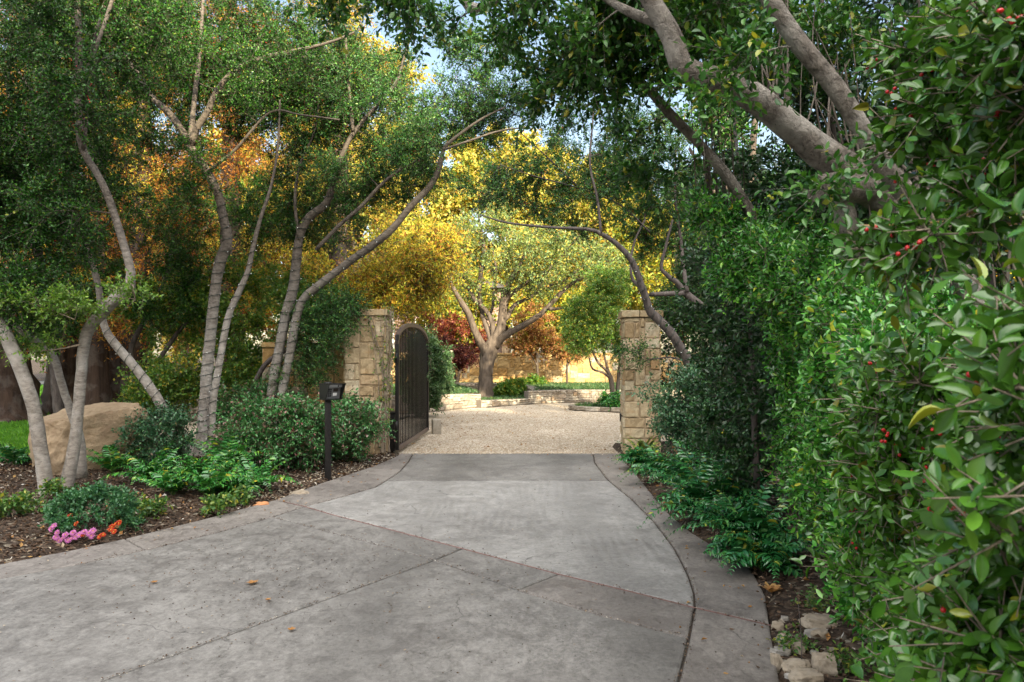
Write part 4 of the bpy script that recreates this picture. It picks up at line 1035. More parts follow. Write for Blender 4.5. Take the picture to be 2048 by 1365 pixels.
fern('fern on the raised bed below the red maple', -2.2, 29.6, 16, .7, 'leaf_fern', None, leaflet=.14)

# striped strap leaf plant by the right pillar
X, Y = 2.05, 11.55; a = Acc(); root = thing('strap_leaf_plant', 'clump of broad yellow striped strap leaves beside the right pillar', 'plant', (X, Y, 0))
for i in range(15):
    az = rng.uniform(0, 6.28); l = rng.uniform(.35, .62); w0 = rng.uniform(.035, .055); e0 = math.radians(rng.uniform(45, 82)); k = 9; p = np.array([X + rng.normal(0, .05), Y + rng.normal(0, .05), .05]); el = e0; v = []
    hd = np.array([math.cos(az), math.sin(az), 0]); sd2 = np.array([-math.sin(az), math.cos(az), 0])
    for j in range(k):
        t = j / (k - 1); wd = w0 * (.25 + 1.5 * t if t < .4 else .85 * (1 - ((t - .4) / .6) ** 2) + .01)
        v += [p - sd2 * wd + Zv * .3 * wd, p, p + sd2 * wd + Zv * .3 * wd]; p = p + (hd * math.cos(el) + Zv * math.sin(el)) * l / k; el -= .13 + .08 * t
    a.addp(v, [q for j in range(k - 1) for q in ([j * 3, j * 3 + 1, j * 3 + 4, j * 3 + 3], [j * 3 + 1, j * 3 + 2, j * 3 + 5, j * 3 + 4])])
a.build('leaves', M['variegated'], root)

# ------------------------------------------------------------------ flowering mum
X, Y = G(172, 1072); mz = bedz(X, Y)
mum = thing('flower_clump', 'rounded green mum with pink and red daisy flowers along its front', 'flowers', (X, Y, mz))
w, lv = Acc(), Leaves(); tg = ell((X + .02, Y + .06, mz + .1), (.40, .30, .28), 130, .5, mz + .02)
grow(w, lv, [(np.array([(X, Y, mz - .02), (X, Y, mz + .08)]), np.array([.02, .012]))], tg, n_twig=9, twig=(.05, .11), per=8, size=(.02, .036), up=.5, br_k=.006, twig_r=.0016)
w.build('stems', M['leaf_mum'], mum); a = Acc(); lv.fill(a, 'oval', .55); a.build('foliage', M['leaf_mum'], mum)
def flower_mesh(name, mat, r):
    a = Acc(); lv = Leaves()
    for ring, (k, e, s) in enumerate(((13, .15, 1), (10, .5, .8), (7, .95, .55))):
        th = np.arange(k) * 6.283 / k + ring * .3; d = np.stack([np.cos(th) * math.cos(e), np.sin(th) * math.cos(e), np.full(k, math.sin(e))], 1)
        lv.add(np.zeros((k, 3)), d, np.tile([0, 0, 1.0], (k, 1)), np.full(k, r * s) * rng.uniform(.9, 1.1, k))
    lv.fill(a, 'oval', .36); spheres_at = Acc(); b = Acc(); tv, t, q = sphere_template(6, 4)
    a.add(tv * r * .2 + np.array([0, 0, r * .12]), q, 1); a.add(tv * r * .2 + np.array([0, 0, r * .12]), t, 1)
    return a.mesh(name, [mat, M['flower_eye']])
FM = {'p': flower_mesh('pink_flower', M['pink'], .029), 'r': flower_mesh('red_flower', M['redp'], .026)}
FL = [('p', x, y) for x, y in [(102, 1058), (112, 1075), (108, 1052), (118, 1082), (125, 1078), (131, 1070), (143, 1078), (152, 1074), (146, 1066), (158, 1070), (178, 1067), (186, 1062), (114, 1066), (136, 1084), (183, 1072), (168, 1064)]] + \
     [('r', x, y) for x, y in [(140, 1033), (152, 1048), (166, 1070), (199, 1074), (206, 1070), (224, 1054), (232, 1048), (238, 1046), (221, 1060), (228, 1064)]]
for t, x, y in FL:
    Yf = Y - .27 - .03 * abs((x - 172) / 70) + max(0, (1062 - y)) * .004
    o = bpy.data.objects.new('pink_flower' if t == 'p' else 'red_flower', FM[t]); COL.objects.link(o); p = P(x, y, Yf)
    p[2] = max(p[2], .03); o.parent = mum; o.location = tuple(p - np.array([X, Y, mz])); o.scale = (1, 1, 1)
    o.rotation_euler = (math.radians(rng.uniform(35, 80)), 0, rng.uniform(-.6, .6))
# small weeds and ground cover under the left trees
def cover(name, lab, spots, mat, n_leaf=60, r=.14, h=.13, size=(.025, .05), group=None):
    for (x, y), lb in zip(spots, lab):
        X, Y = G(x, y); z = bedz(X, Y); t = thing(name, lb, 'plant', (X, Y, z), group); w, lv = Acc(), Leaves()
        tg = ell((X, Y, z + h * .4), (r, r * .8, h), 22, .3, z + .015)
        grow(w, lv, [(np.array([(X, Y, z - .02), (X, Y, z + .04)]), np.array([.006, .004]))], tg, n_twig=5, twig=(.05, .12), per=6, size=size, up=.3, br_k=.005, twig_r=.0014)
        w.build('stems', M['bark_twig'], t); a = Acc(); lv.fill(a, 'oval', .62); a.build('leaves', M[mat], t)
cover('ground_cover_plant', ['low leafy weed right of the flower clump', 'yellow green weed between the mum and the front fern', 'low yellow green weed under the drooping fern frond', 'leafy weed by the drive edge left of the orange stone', 'small weed left of the flower clump on bare mulch', 'tiny weed far left of the mums on the mulch', 'small weed beside the pale double trunk base'],
      [(262, 1052), (312, 1040), (470, 1012), (432, 1030), (70, 1042), (25, 1055), (110, 1020)], 'leaf_cover')
cover('ground_cover_plant', ['pale weed at the foot of the right pillar', 'low vine with yellow leaves among the hedge foot rocks', 'dark low vine above the rocks under the hedge', 'yellowish creeper beside the brown wedge rock', 'pale weed between the right pillar and the ferns'],
      [(1275, 925), (1585, 1305), (1625, 1215), (1690, 1345), (1290, 945)], 'leaf_cover', r=.085, h=.07, size=(.015, .032))
# thin dark sprig standing over the rocks
X, Y = G(1602, 1345); a = Acc(); t = thing('dry_sprig', 'thin dark upright sprig standing over the hedge foot rocks', 'twig', (X, Y, 0))
tube(a, [(X, Y, 0), (X + .004, Y, .12), (X - .004, Y, .25), (X - .012, Y + .01, .36)], [.004, .003, .0025, .0015], 5); a.build('stem', M['bark_dark'], t)
# ------------------------------------------------------------------ multi-trunk yaupons on the left
DENS = 1.75
N_ = lambda n: max(4, int(n * DENS))
YL = dict(n_twig=18, twig=(.16, .42), per=13, size=(.028, .046), up=.08, droop=.08, out=.8, br_k=.016, twig_r=.0026, start=.35, leaf_up=.5)
LIMBS = {}
LIMBS['A'] = [limb([(95, 1012, 30), (88, 940, 27), (78, 880, 27), (68, 820, 26), (50, 760, 26), (25, 700, 27), (2, 655, 27), (-40, 590, 24), (-100, 480, 18), (-120, 380, 12)], 8.0, 7.6)]
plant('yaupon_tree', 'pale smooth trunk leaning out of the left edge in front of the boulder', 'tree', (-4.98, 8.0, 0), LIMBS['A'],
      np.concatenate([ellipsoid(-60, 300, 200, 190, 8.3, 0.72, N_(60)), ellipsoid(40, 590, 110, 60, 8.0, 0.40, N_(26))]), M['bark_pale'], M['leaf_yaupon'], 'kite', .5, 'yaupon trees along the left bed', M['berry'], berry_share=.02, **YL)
LIMBS['B'] = [limb([(128, 992, 32), (140, 940, 26), (150, 880, 23), (158, 800, 22), (163, 740, 21), (168, 690, 23), (180, 655, 23), (205, 625, 25), (240, 590, 25), (260, 572, 23), (262, 545, 18), (250, 500, 17), (235, 450, 16), (215, 390, 15), (190, 340, 14), (166, 300, 15), (158, 230, 15), (157, 150, 15), (158, 80, 14), (155, 20, 13), (150, -80, 10), (150, -200, 7)], 8.15, 8.0),
              limb([(160, 165, 9), (186, 110, 8), (215, 30, 8), (235, -40, 6), (250, -120, 5)], 8.0, 8.3), limb([(166, 298, 9), (176, 200, 8), (182, 110, 6), (200, 40, 5)], 8.0, 7.7),
              limb([(163, 955, 24), (160, 880, 17), (142, 825, 15), (124, 770, 15), (108, 715, 15), (82, 690, 15), (40, 660, 14), (8, 640, 13), (-40, 612, 11), (-110, 560, 8)], 8.6, 8.3)]
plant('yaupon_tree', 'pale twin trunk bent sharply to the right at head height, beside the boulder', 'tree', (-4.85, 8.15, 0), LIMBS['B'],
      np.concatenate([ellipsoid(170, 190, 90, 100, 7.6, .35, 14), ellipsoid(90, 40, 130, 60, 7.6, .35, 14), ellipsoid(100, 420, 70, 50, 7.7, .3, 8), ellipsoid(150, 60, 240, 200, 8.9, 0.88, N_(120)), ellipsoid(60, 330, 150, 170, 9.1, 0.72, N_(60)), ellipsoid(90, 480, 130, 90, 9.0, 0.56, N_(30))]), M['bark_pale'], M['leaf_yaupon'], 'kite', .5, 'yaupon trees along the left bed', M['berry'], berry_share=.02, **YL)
# fresh low sprays on that trunk
LIMBS['C'] = [limb([(392, 932, 36), (375, 895, 26), (350, 855, 24), (325, 815, 23), (300, 775, 22), (270, 735, 21), (240, 700, 20), (215, 668, 18), (203, 630, 16), (198, 580, 15), (185, 530, 14), (160, 470, 14), (135, 410, 14), (122, 350, 12), (105, 270, 11), (80, 210, 9), (55, 170, 8), (20, 120, 6)], 10.9, 10.6),
              limb([(398, 932, 36), (405, 870, 27), (410, 800, 26), (416, 720, 25), (424, 640, 25), (432, 570, 24), (442, 520, 25), (455, 480, 23), (445, 430, 20), (437, 390, 20), (415, 345, 20), (390, 310, 20), (378, 288, 19), (345, 235, 15), (300, 190, 14), (270, 140, 12), (235, 90, 10), (215, 30, 9), (205, -60, 7)], 10.9, 10.7),
              limb([(381, 292, 15), (384, 250, 12), (391, 180, 11), (398, 120, 10), (404, 40, 8), (410, -50, 6)], 10.75, 10.9),
              limb([(382, 290, 17), (393, 258, 15), (414, 225, 14), (435, 180, 13), (475, 138, 12), (530, 115, 10), (590, 102, 8), (660, 85, 6), (720, 60, 4)], 10.75, 10.3),
              limb([(415, 345, 7), (470, 300, 6), (540, 225, 5), (600, 230, 4), (680, 240, 3)], 10.7, 10.3),
              limb([(420, 948, 22), (423, 880, 17), (427, 800, 16), (440, 720, 16), (455, 640, 15), (475, 590, 14), (495, 545, 12), (505, 500, 11), (520, 440, 9), (540, 380, 7), (555, 300, 5), (560, 200, 4)], 10.3, 10.6)]
LIMBS['C'] = [(p, r * .9) for p, r in LIMBS['C']]
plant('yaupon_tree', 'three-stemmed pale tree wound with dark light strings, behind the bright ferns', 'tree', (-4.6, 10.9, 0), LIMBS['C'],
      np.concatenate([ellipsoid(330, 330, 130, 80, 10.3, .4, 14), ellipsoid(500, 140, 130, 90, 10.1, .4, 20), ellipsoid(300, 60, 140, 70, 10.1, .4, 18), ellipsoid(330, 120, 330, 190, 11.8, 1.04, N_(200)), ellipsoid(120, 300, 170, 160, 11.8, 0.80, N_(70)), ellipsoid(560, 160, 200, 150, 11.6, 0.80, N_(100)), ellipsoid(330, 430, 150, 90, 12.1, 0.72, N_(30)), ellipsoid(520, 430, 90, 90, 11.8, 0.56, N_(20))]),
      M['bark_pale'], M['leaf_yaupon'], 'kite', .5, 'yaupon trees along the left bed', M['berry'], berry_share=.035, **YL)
LIMBS['D'] = [limb([(538, 914, 24), (540, 830, 23), (548, 760, 22), (560, 690, 22), (572, 630, 23), (587, 575, 23), (593, 520, 22), (600, 470, 19), (620, 433, 19), (652, 408, 17), (668, 360, 13), (687, 305, 11), (710, 262, 10), (767, 197, 8), (795, 160, 7), (813, 98, 6), (842, 14, 4)], 11.8, 11.2),
              limb([(554, 914, 20), (562, 800, 19), (578, 720, 20), (590, 650, 20), (606, 600, 19), (640, 570, 18), (690, 530, 17), (740, 495, 17), (785, 458, 16), (820, 415, 15), (862, 370, 14), (880, 330, 12), (887, 300, 9), (905, 280, 7), (960, 240, 5), (1010, 215, 3)], 11.7, 11.0),
              limb([(632, 500, 10), (680, 450, 9), (724, 412, 9), (757, 375, 8), (800, 340, 7), (860, 310, 5)], 11.5, 11.3),
              limb([(706, 262, 9), (700, 200, 7), (692, 94, 6), (690, 10, 4)], 11.3, 11.5), limb([(598, 480, 8), (590, 400, 7), (600, 330, 6), (630, 260, 5), (640, 170, 4)], 11.5, 11.6), limb([(887, 300, 6), (930, 285, 5), (1000, 262, 4), (1060, 255, 3)], 11.0, 10.8)]
LIMBS['D'] = [(p, r * .9) for p, r in LIMBS['D']]
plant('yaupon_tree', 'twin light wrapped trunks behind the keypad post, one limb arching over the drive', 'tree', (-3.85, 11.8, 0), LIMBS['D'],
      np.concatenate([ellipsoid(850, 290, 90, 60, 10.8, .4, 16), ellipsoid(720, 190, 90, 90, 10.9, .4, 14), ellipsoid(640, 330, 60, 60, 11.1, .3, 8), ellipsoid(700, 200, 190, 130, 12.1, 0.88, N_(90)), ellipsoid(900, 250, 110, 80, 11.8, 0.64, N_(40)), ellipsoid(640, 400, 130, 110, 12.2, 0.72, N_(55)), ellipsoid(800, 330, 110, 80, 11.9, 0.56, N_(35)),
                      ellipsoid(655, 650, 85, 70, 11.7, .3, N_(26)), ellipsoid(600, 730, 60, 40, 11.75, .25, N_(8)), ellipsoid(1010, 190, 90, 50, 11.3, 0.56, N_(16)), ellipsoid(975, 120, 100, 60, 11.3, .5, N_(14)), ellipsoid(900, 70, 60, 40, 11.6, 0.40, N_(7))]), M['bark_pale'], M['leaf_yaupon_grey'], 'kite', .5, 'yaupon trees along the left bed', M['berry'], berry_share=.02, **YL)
LIMBS['E'] = [limb([(128, 915, 22), (112, 760, 20), (103, 640, 19), (95, 590, 18), (75, 500, 17), (58, 400, 15), (40, 310, 13), (20, 200, 9), (0, 100, 6)], 12.6, 12.4), limb([(75, 500, 9), (20, 470, 7), (-40, 430, 5)], 12.5, 12.0),
              limb([(103, 640, 9), (130, 560, 8), (170, 500, 7), (230, 430, 5)], 12.5, 12.8)]
plant('understory_tree', 'slender dark trunk standing behind the boulder among deep shade leaves', 'tree', (-7.5, 12.6, 0), LIMBS['E'],
      np.concatenate([ellipsoid(60, 380, 200, 190, 12.5, 1.2, N_(55)), ellipsoid(60, 620, 140, 60, 12.2, .7, N_(30)), ellipsoid(330, 560, 150, 90, 13.0, .8, N_(30))]), M['bark_dark'], M['leaf_yaupon'], 'kite', .55, None, **{**YL, 'size': (.034, .052), 'n_twig': 24})
LIMBS['F'] = [limb([(300, 905, 16), (290, 820, 14), (270, 760, 12), (262, 700, 11), (290, 640, 10), (330, 560, 8), (350, 460, 6)], 13.2, 13.4), limb([(290, 820, 11), (310, 740, 10), (345, 680, 9), (390, 620, 8), (420, 540, 6)], 13.2, 13.4),
              limb([(480, 905, 12), (500, 800, 11), (530, 730, 10), (590, 690, 9), (640, 650, 7), (690, 600, 5)], 12.2, 12.0)]
plant('understory_tree', 'thin dark stems with broad leaves between the boulder and the wrapped trunks', 'tree', (-6.3, 13.2, 0), LIMBS['F'],
      np.concatenate([ellipsoid(330, 620, 130, 80, 13.4, .7, N_(32)), ellipsoid(480, 590, 110, 80, 13.0, .7, N_(26)), ellipsoid(500, 740, 130, 70, 12.9, .5, N_(50)), ellipsoid(620, 610, 80, 60, 12.4, .5, N_(26)), ellipsoid(330, 780, 90, 60, 12.8, .5, N_(30))]), M['bark_dark'], M['leaf_olive'], 'kite', .7, None, **{**YL, 'size': (.04, .07), 'n_twig': 16, 'per': 9})
# fresh sprays low on the bent trunk
lv, w = Leaves(), Acc(); root = thing('leafy_shoots', 'fresh light green shoots hanging at the bend of the pale trunks', 'plant', P(150, 640, 7.9))
sh = [limb([(20, 600, 4), (80, 612, 3), (150, 640, 2)], 7.7), limb([(262, 560, 4), (270, 600, 3), (250, 620, 2)], 7.8), limb([(160, 690, 4), (110, 700, 3), (30, 705, 2)], 7.9), limb([(120, 705, 3), (130, 640, 2.5), (110, 600, 2)], 8.2)]
grow(w, lv, sh, np.concatenate([ellipsoid(70, 610, 110, 30, 7.7, .25, 22), ellipsoid(255, 585, 35, 25, 7.75, .15, 6), ellipsoid(80, 700, 80, 20, 7.9, .2, 9), ellipsoid(150, 615, 70, 25, 7.9, .2, 10)]), n_twig=7, twig=(.12, .25), per=11, size=(.03, .048), up=.3, br_k=.006, wood_sides=5)
w.build('stems', M['bark_twig'], root); a = Acc(); lv.fill(a, 'oval', .5); a.build('leaves', M['leaf_yaupon_bright'], root)

# strings of fairy lights wound round the trunks
_b = Acc(); tube(_b, [(0, 0, 0), (0, 0, .012), (0, 0, .026)], [.0042, .0042, .0012], 5); BULB = _b.mesh('bulb', M['bulb'])
def light_string(lab, limb_, t0, t1, pitch=.165, loc=None, bulbs=True):
    p, r = smooth_path(limb_[0], limb_[1], .02); t, u, w = frames(p)
    s = np.concatenate([[0], np.cumsum(np.linalg.norm(np.diff(p, axis=0), axis=1))]); L = s[-1]
    q = np.arange(t0 * L, t1 * L, .012); ph = q / pitch * 2 * math.pi + .35 * np.sin(q * 9)
    ip = lambda arr: np.stack([np.interp(q, s, arr[:, k]) for k in range(3)], 1)
    rr = np.interp(q, s, r) * 1.04 + .004
    N = ip(u) * np.cos(ph)[:, None] + ip(w) * np.sin(ph)[:, None]; c = ip(p) + N * rr[:, None]
    root = thing('light_string', lab, 'string lights', c[0], 'fairy light strings wound on trunks')
    a = Acc(); tube(a, c, .0043, 5); a.build('cord', M['cord'], root)
    k = np.arange(4, len(c), 9); b0 = c[k]; d = unit(N[k] + rng.normal(0, .5, (len(k), 3)))
    for x, dd in zip(b0, d):
        o = bpy.data.objects.new('bulb', BULB); COL.objects.link(o); o.parent = root; o.location = tuple(x - c[0])
        o.rotation_euler = Vector(tuple(dd)).to_track_quat('Z', 'Y').to_euler()
light_string('dark cord of tiny bulbs on the stem leaning left towards the boulder', LIMBS['C'][0], .03, .42)
light_string('dark cord of tiny bulbs on the thick middle stem above the ferns', LIMBS['C'][1], .04, .55)
light_string('dark cord of tiny bulbs on the thin rear stem beside the thick middle one', LIMBS['C'][5], .04, .62)
light_string('dark cord of tiny bulbs on the outer of the twin trunks behind the keypad', LIMBS['D'][0], .1, .62)
light_string('dark cord of tiny bulbs on the trunk whose limb arches over the drive', LIMBS['D'][1], .1, .6)

# ------------------------------------------------------------------ yaupon on the right behind the pillar
LIMBS['R'] = [limb([(1432, 930, 26), (1410, 820, 24), (1378, 728, 23), (1360, 694, 22), (1329, 651, 21), (1301, 626, 20), (1293, 600, 19), (1283, 572, 17), (1272, 540, 15), (1258, 514, 13), (1232, 487, 12), (1202, 468, 10), (1176, 459, 8), (1100, 455, 6), (1015, 446, 5), (960, 430, 3)], 11.2, 10.4),
              limb([(1440, 930, 24), (1462, 780, 22), (1431, 648, 20), (1397, 608, 18), (1372, 588, 17), (1354, 565, 13), (1323, 540, 9), (1330, 500, 7), (1345, 440, 5)], 11.3, 11.2),
              limb([(1366, 588, 13), (1335, 588, 12), (1300, 590, 10)], 11.2, 10.95), limb([(1374, 585, 11), (1368, 540, 10), (1360, 470, 8), (1350, 390, 6), (1352, 300, 4)], 11.2, 11.6),
              limb([(1202, 468, 7), (1195, 400, 6), (1180, 330, 5), (1185, 250, 4), (1190, 180, 3)], 10.6, 10.6), limb([(1283, 575, 9), (1265, 560, 8), (1262, 520, 5), (1270, 480, 5), (1290, 440, 5)], 10.9, 11.2), limb([(1300, 465, 4), (1240, 410, 4), (1160, 378, 4), (1060, 350, 3), (1000, 330, 2.4)], 11.2, 10.6),
              limb([(1160, 378, 4), (1100, 320, 3), (1040, 265, 2.4)], 10.9, 10.4)]
LIMBS['R'] = [(p, r * .86) for p, r in LIMBS['R']]
plant('yaupon_tree', 'dark wrapped trunk leaning from behind the right pillar over the drive', 'tree', (3.05, 11.2, 0), LIMBS['R'],
      np.concatenate([ellipsoid(1280, 320, 130, 110, 11.4, 0.88, N_(60)), ellipsoid(1110, 350, 150, 80, 11.1, 0.72, N_(22)), ellipsoid(1330, 450, 90, 90, 11.8, 0.56, N_(26)), ellipsoid(1370, 620, 75, 70, 12.2, 0.48, N_(36)), ellipsoid(1000, 370, 110, 50, 11.0, 0.56, N_(12)),
                      ellipsoid(1420, 560, 70, 110, 12.4, 0.64, N_(50)), ellipsoid(1270, 690, 40, 40, 11.6, .2, 5), ellipsoid(1160, 430, 130, 40, 11.1, 0.48, N_(8)), ellipsoid(1130, 230, 80, 60, 11.1, 0.48, N_(10))]), M['bark_dark'], M['leaf_yaupon_grey'], 'kite', .5, None, M['berry'], berry_share=.06, **YL)
light_string('dark cord on the leaning trunk in front of the right pillar cap', LIMBS['R'][0], .12, .62, .14)

# ------------------------------------------------------------------ shrubs
SH = dict(n_twig=12, twig=(.10, .30), per=9, size=(.032, .052), up=.35, br_k=.008, twig_r=.0018, droop=.1, leaf_up=1.1)
def shrub(lab, cx, cy, rx, ry, h, n, mat, stems=6, group=None, lean=(0, 0), **k):
    z = bedz(cx, cy); L = []
    for i in range(stems):
        a_ = rng.uniform(0, 6.28); e = np.array([math.cos(a_) * rx * .6, math.sin(a_) * ry * .6, h * .62]); b0 = np.array([cx + .3 * e[0] * .3, cy + .3 * e[1] * .3, z - .03])
        L.append((np.array([b0, b0 + e * np.array([.35, .35, .55]), b0 + e]), np.array([.013, .010, .006])))
    tg = ell((cx + lean[0], cy + lean[1], z + h * .50), (rx, ry, h * .46), n, .3, z + .06); q = rng.uniform(size=len(tg)) < .2
    tg[q] = np.array([cx + lean[0], cy + lean[1], z + h * .5]) + (tg[q] - np.array([cx + lean[0], cy + lean[1], z + h * .5])) * rng.uniform(1.1, 1.4, (q.sum(), 1)); tg[:, 2] = np.maximum(tg[:, 2], z + .06)
    return plant('shrub', lab, 'shrub', (cx, cy, z), L, tg, M['bark_twig'], M[mat], 'oval', .55, group, trunk_name='stems', crown_name='foliage', **{**SH, **k})
shrub('spreading green shrub with reddish tips left of the keypad post', -3.12, 10.0, .70, .55, .92, 190, 'leaf_shrub')
shrub('bluish green shrub between the keypad post and the left pillar', -2.55, 11.0, .62, .45, .95, 130, 'leaf_shrub')
shrub('dark green shrub under the light wrapped trunks, beside the boulder', -4.62, 9.85, .36, .4, .80, 70, 'leaf_shrub_r')
shrub('shrub at the foot of the golden wall behind the twin wrapped trunks', -4.1, 12.0, .8, .35, 1.05, 110, 'leaf_shrub')
shrub('big dense dark green mounded shrub in front of the right pillar', 3.0, 10.3, .92, .75, 1.40, 320, 'leaf_shrub_r', lean=(-.1, 0), size=(.034, .055))
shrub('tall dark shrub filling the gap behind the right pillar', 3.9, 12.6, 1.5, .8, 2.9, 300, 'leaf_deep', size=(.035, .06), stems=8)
shrub('evergreen shrub climbing beside the open gate behind the left pillar', -2.35, 19.6, .62, .6, 2.35, 150, 'leaf_evergreen', size=(.05, .08), twig=(.15, .3))
shrub('round evergreen shrub behind the gate on the raised bed', -2.5, 22.8, .7, .6, 2.1, 120, 'leaf_evergreen', size=(.05, .08), twig=(.15, .3))
shrub('low bright green shrub beside the oak base', -.05, 27.2, .5, .4, .75, 50, 'leaf_olive', size=(.07, .12))
shrub('low yellow green shrub on the right raised bed behind the oak', .9, 30.5, .6, .4, .8, 50, 'leaf_olive', size=(.07, .12))
shrub('small dark green mound inside the white kerb ring', 3.15, 22.0, .6, .4, .55, 40, 'leaf_fern', size=(.05, .09))

# bare vine stems on the left pillar
t = thing('climbing_vine', 'dry brown vine stems with a few leaves climbing the left pillar edge', 'vine', (-2.05, 11.85, 0)); w, lv = Acc(), Leaves(); S, T = [], []
for i in range(11):
    x = -2.05 + rng.uniform(-.05, .12); y = 11.86 + max(0, x + 2.0) * 1.5; p = [np.array([x, y, .05])]
    for k in range(14):
        p.append(p[-1] + np.array([rng.normal(0, .022) - (.035 if i < 4 and k > 6 else 0), rng.normal(0, .006), .165])); p[-1][1] = min(p[-1][1], 11.868) if p[-1][0] < -2.0 else p[-1][1]
    p = np.array(p); tube(w, p, np.linspace(.010, .004, len(p)), 5, cap=False); S.append(p[3:]); T.append(rand_unit(len(p) - 3))
twig_leaves(w, lv, np.concatenate(S), np.concatenate(T), (.04, .12), 3, (.03, .05), .1, .2, .4, .0015, True)
w.build('stems', M['bark_twig'], t); a = Acc(); lv.fill(a, 'oval', .6); a.build('leaves', M['leaf_olive'], t)
t = thing('gate_vine', 'thin leafy vine hanging on the free end of the iron gate', 'vine', tuple(gend)); w, lv = Acc(), Leaves()
p = np.array([gend + np.array([.05 + rng.normal(0, .02), -.1 + rng.normal(0, .05), z]) for z in np.linspace(1.1, 2.0, 10)]); tube(w, p, .004, 5)
twig_leaves(w, lv, np.repeat(p, 4, 0), rand_unit(40), (.06, .16), 5, (.035, .055), .1, .2, .3, .0015, True)
w.build('stems', M['bark_twig'], t); a = Acc(); lv.fill(a, 'oval', .6); a.build('leaves', M['leaf_evergreen'], t)
# ------------------------------------------------------------------ tall evergreen hedge tree on the right, with its leaning grey trunks
HT = [limb([(1960, 1330, 110), (1985, 1000, 104), (1975, 760, 100), (1930, 600, 98), (1880, 510, 96), (1800, 425, 94), (1730, 372, 96), (1685, 335, 100), (1620, 288, 86), (1560, 235, 80), (1500, 190, 76), (1440, 163, 72), (1385, 145, 66), (1358, 122, 64), (1346, 80, 62), (1325, 40, 58), (1298, -5, 54), (1255, -90, 46), (1180, -200, 34)], 3.75, 3.6),
      limb([(1740, 378, 90), (1690, 374, 82), (1655, 375, 78), (1628, 378, 76)], 3.68, 3.56),
      limb([(1890, 1280, 84), (1850, 760, 80), (1803, 650, 74), (1750, 572, 68), (1706, 492, 64), (1690, 430, 64), (1690, 350, 50)], 4.0, 3.66),
      limb([(2010, 1400, 66), (2015, 900, 62), (1960, 640, 60), (1893, 505, 58), (1830, 412, 57), (1762, 322, 56), (1682, 192, 54), (1602, 92, 52), (1540, 0, 48), (1480, -100, 40)], 3.35, 3.3),
      limb([(1690, 1190, 32), (1660, 800, 30), (1600, 620, 30), (1560, 540, 31), (1520, 462, 31), (1480, 392, 31), (1443, 338, 29), (1400, 290, 28), (1340, 228, 27), (1292, 174, 26), (1255, 150, 22), (1200, 140, 14), (1130, 120, 8)], 4.95, 4.7),
      limb([(1345, 75, 36), (1310, 45, 32), (1268, 28, 28), (1215, 0, 20), (1150, -50, 12)], 3.65, 4.0), limb([(1000, 0, 16), (950, 20, 34), (930, 0, 30), (890, -40, 26)], 4.6, 4.6)]
HT = [(p, r * .70) for p, r in HT]
tt_ = thing('evergreen_tree', 'thick grey leaning trunks with a sawn stub arching over the drive from the right', 'tree', (2.35, 3.75, 0))
w, lv, br = Acc(), Leaves(), []
grow(w, lv, HT, np.concatenate([ellipsoid(1230, 90, 140, 120, 4.3, .5, 48), ellipsoid(1330, 20, 160, 90, 4.2, .5, 36), ellipsoid(1310, 290, 90, 80, 4.9, .4, 7), ellipsoid(1430, 60, 150, 100, 4.6, .5, 36), ellipsoid(1600, 90, 170, 120, 4.9, .6, 50), ellipsoid(1060, 30, 120, 60, 4.3, .4, 14), ellipsoid(1110, 150, 60, 60, 4.6, .4, 8), ellipsoid(1400, 180, 40, 30, 3.2, .2, 2), ellipsoid(1640, 400, 60, 30, 3.2, .2, 2), ellipsoid(1500, 110, 70, 40, 3.3, .2, 3), ellipsoid(800, 10, 170, 50, 4.6, .5, 20)]),
     n_twig=13, twig=(.12, .28), per=9, size=(.034, .054), up=-.05, droop=.15, br_k=.008, wood_sides=14, rough=.035, step=.08, twig_r=.0017, gnarl=True)
w.build('trunks', M['bark_grey'], tt_); a = Acc(); lv.fill(a, 'oval', .52); a.build('crown', M['leaf_overhead'], tt_)
# upright suckers on the limbs
w = Acc(); lv = Leaves(); S, T = [], []
def shoot(p, q, r, bend=.05):
    m = (p + q) / 2 + rng.normal(0, bend, 3); t = np.linspace(0, 1, 7)[:, None]; b = (1 - t) ** 2 * p + 2 * t * (1 - t) * m + t * t * q
    tube(w, b, np.linspace(r, r * .4, 7), 5, cap=False); S.append(b[2:]); T.append(unit(np.gradient(b, axis=0))[2:])
for i in range(30):
    u_ = rng.uniform(1480, 1760); y0 = 215 + (u_ - 1480) * .62; Y = rng.uniform(3.7, 4.3)
    shoot(P(u_, y0, Y), P(u_ + rng.normal(-20, 40), y0 - rng.uniform(120, 330), Y + rng.uniform(0, .5)), rng.uniform(.004, .009))
for i in range(26):
    u_ = rng.uniform(1720, 2080); Y = rng.uniform(2.9, 4.2)
    shoot(P(u_, rng.uniform(380, 700), Y), P(u_ + rng.normal(-60, 70), rng.uniform(-20, 220), Y + .3), rng.uniform(.004, .010))
for i in range(16):
    u_ = rng.uniform(1395, 1500); Y = rng.uniform(4.8, 5.4); shoot(P(u_, 420, Y), P(u_ - 15, rng.uniform(150, 260), Y), rng.uniform(.004, .008))
w.build('suckers', M['bark_mid'], tt_)

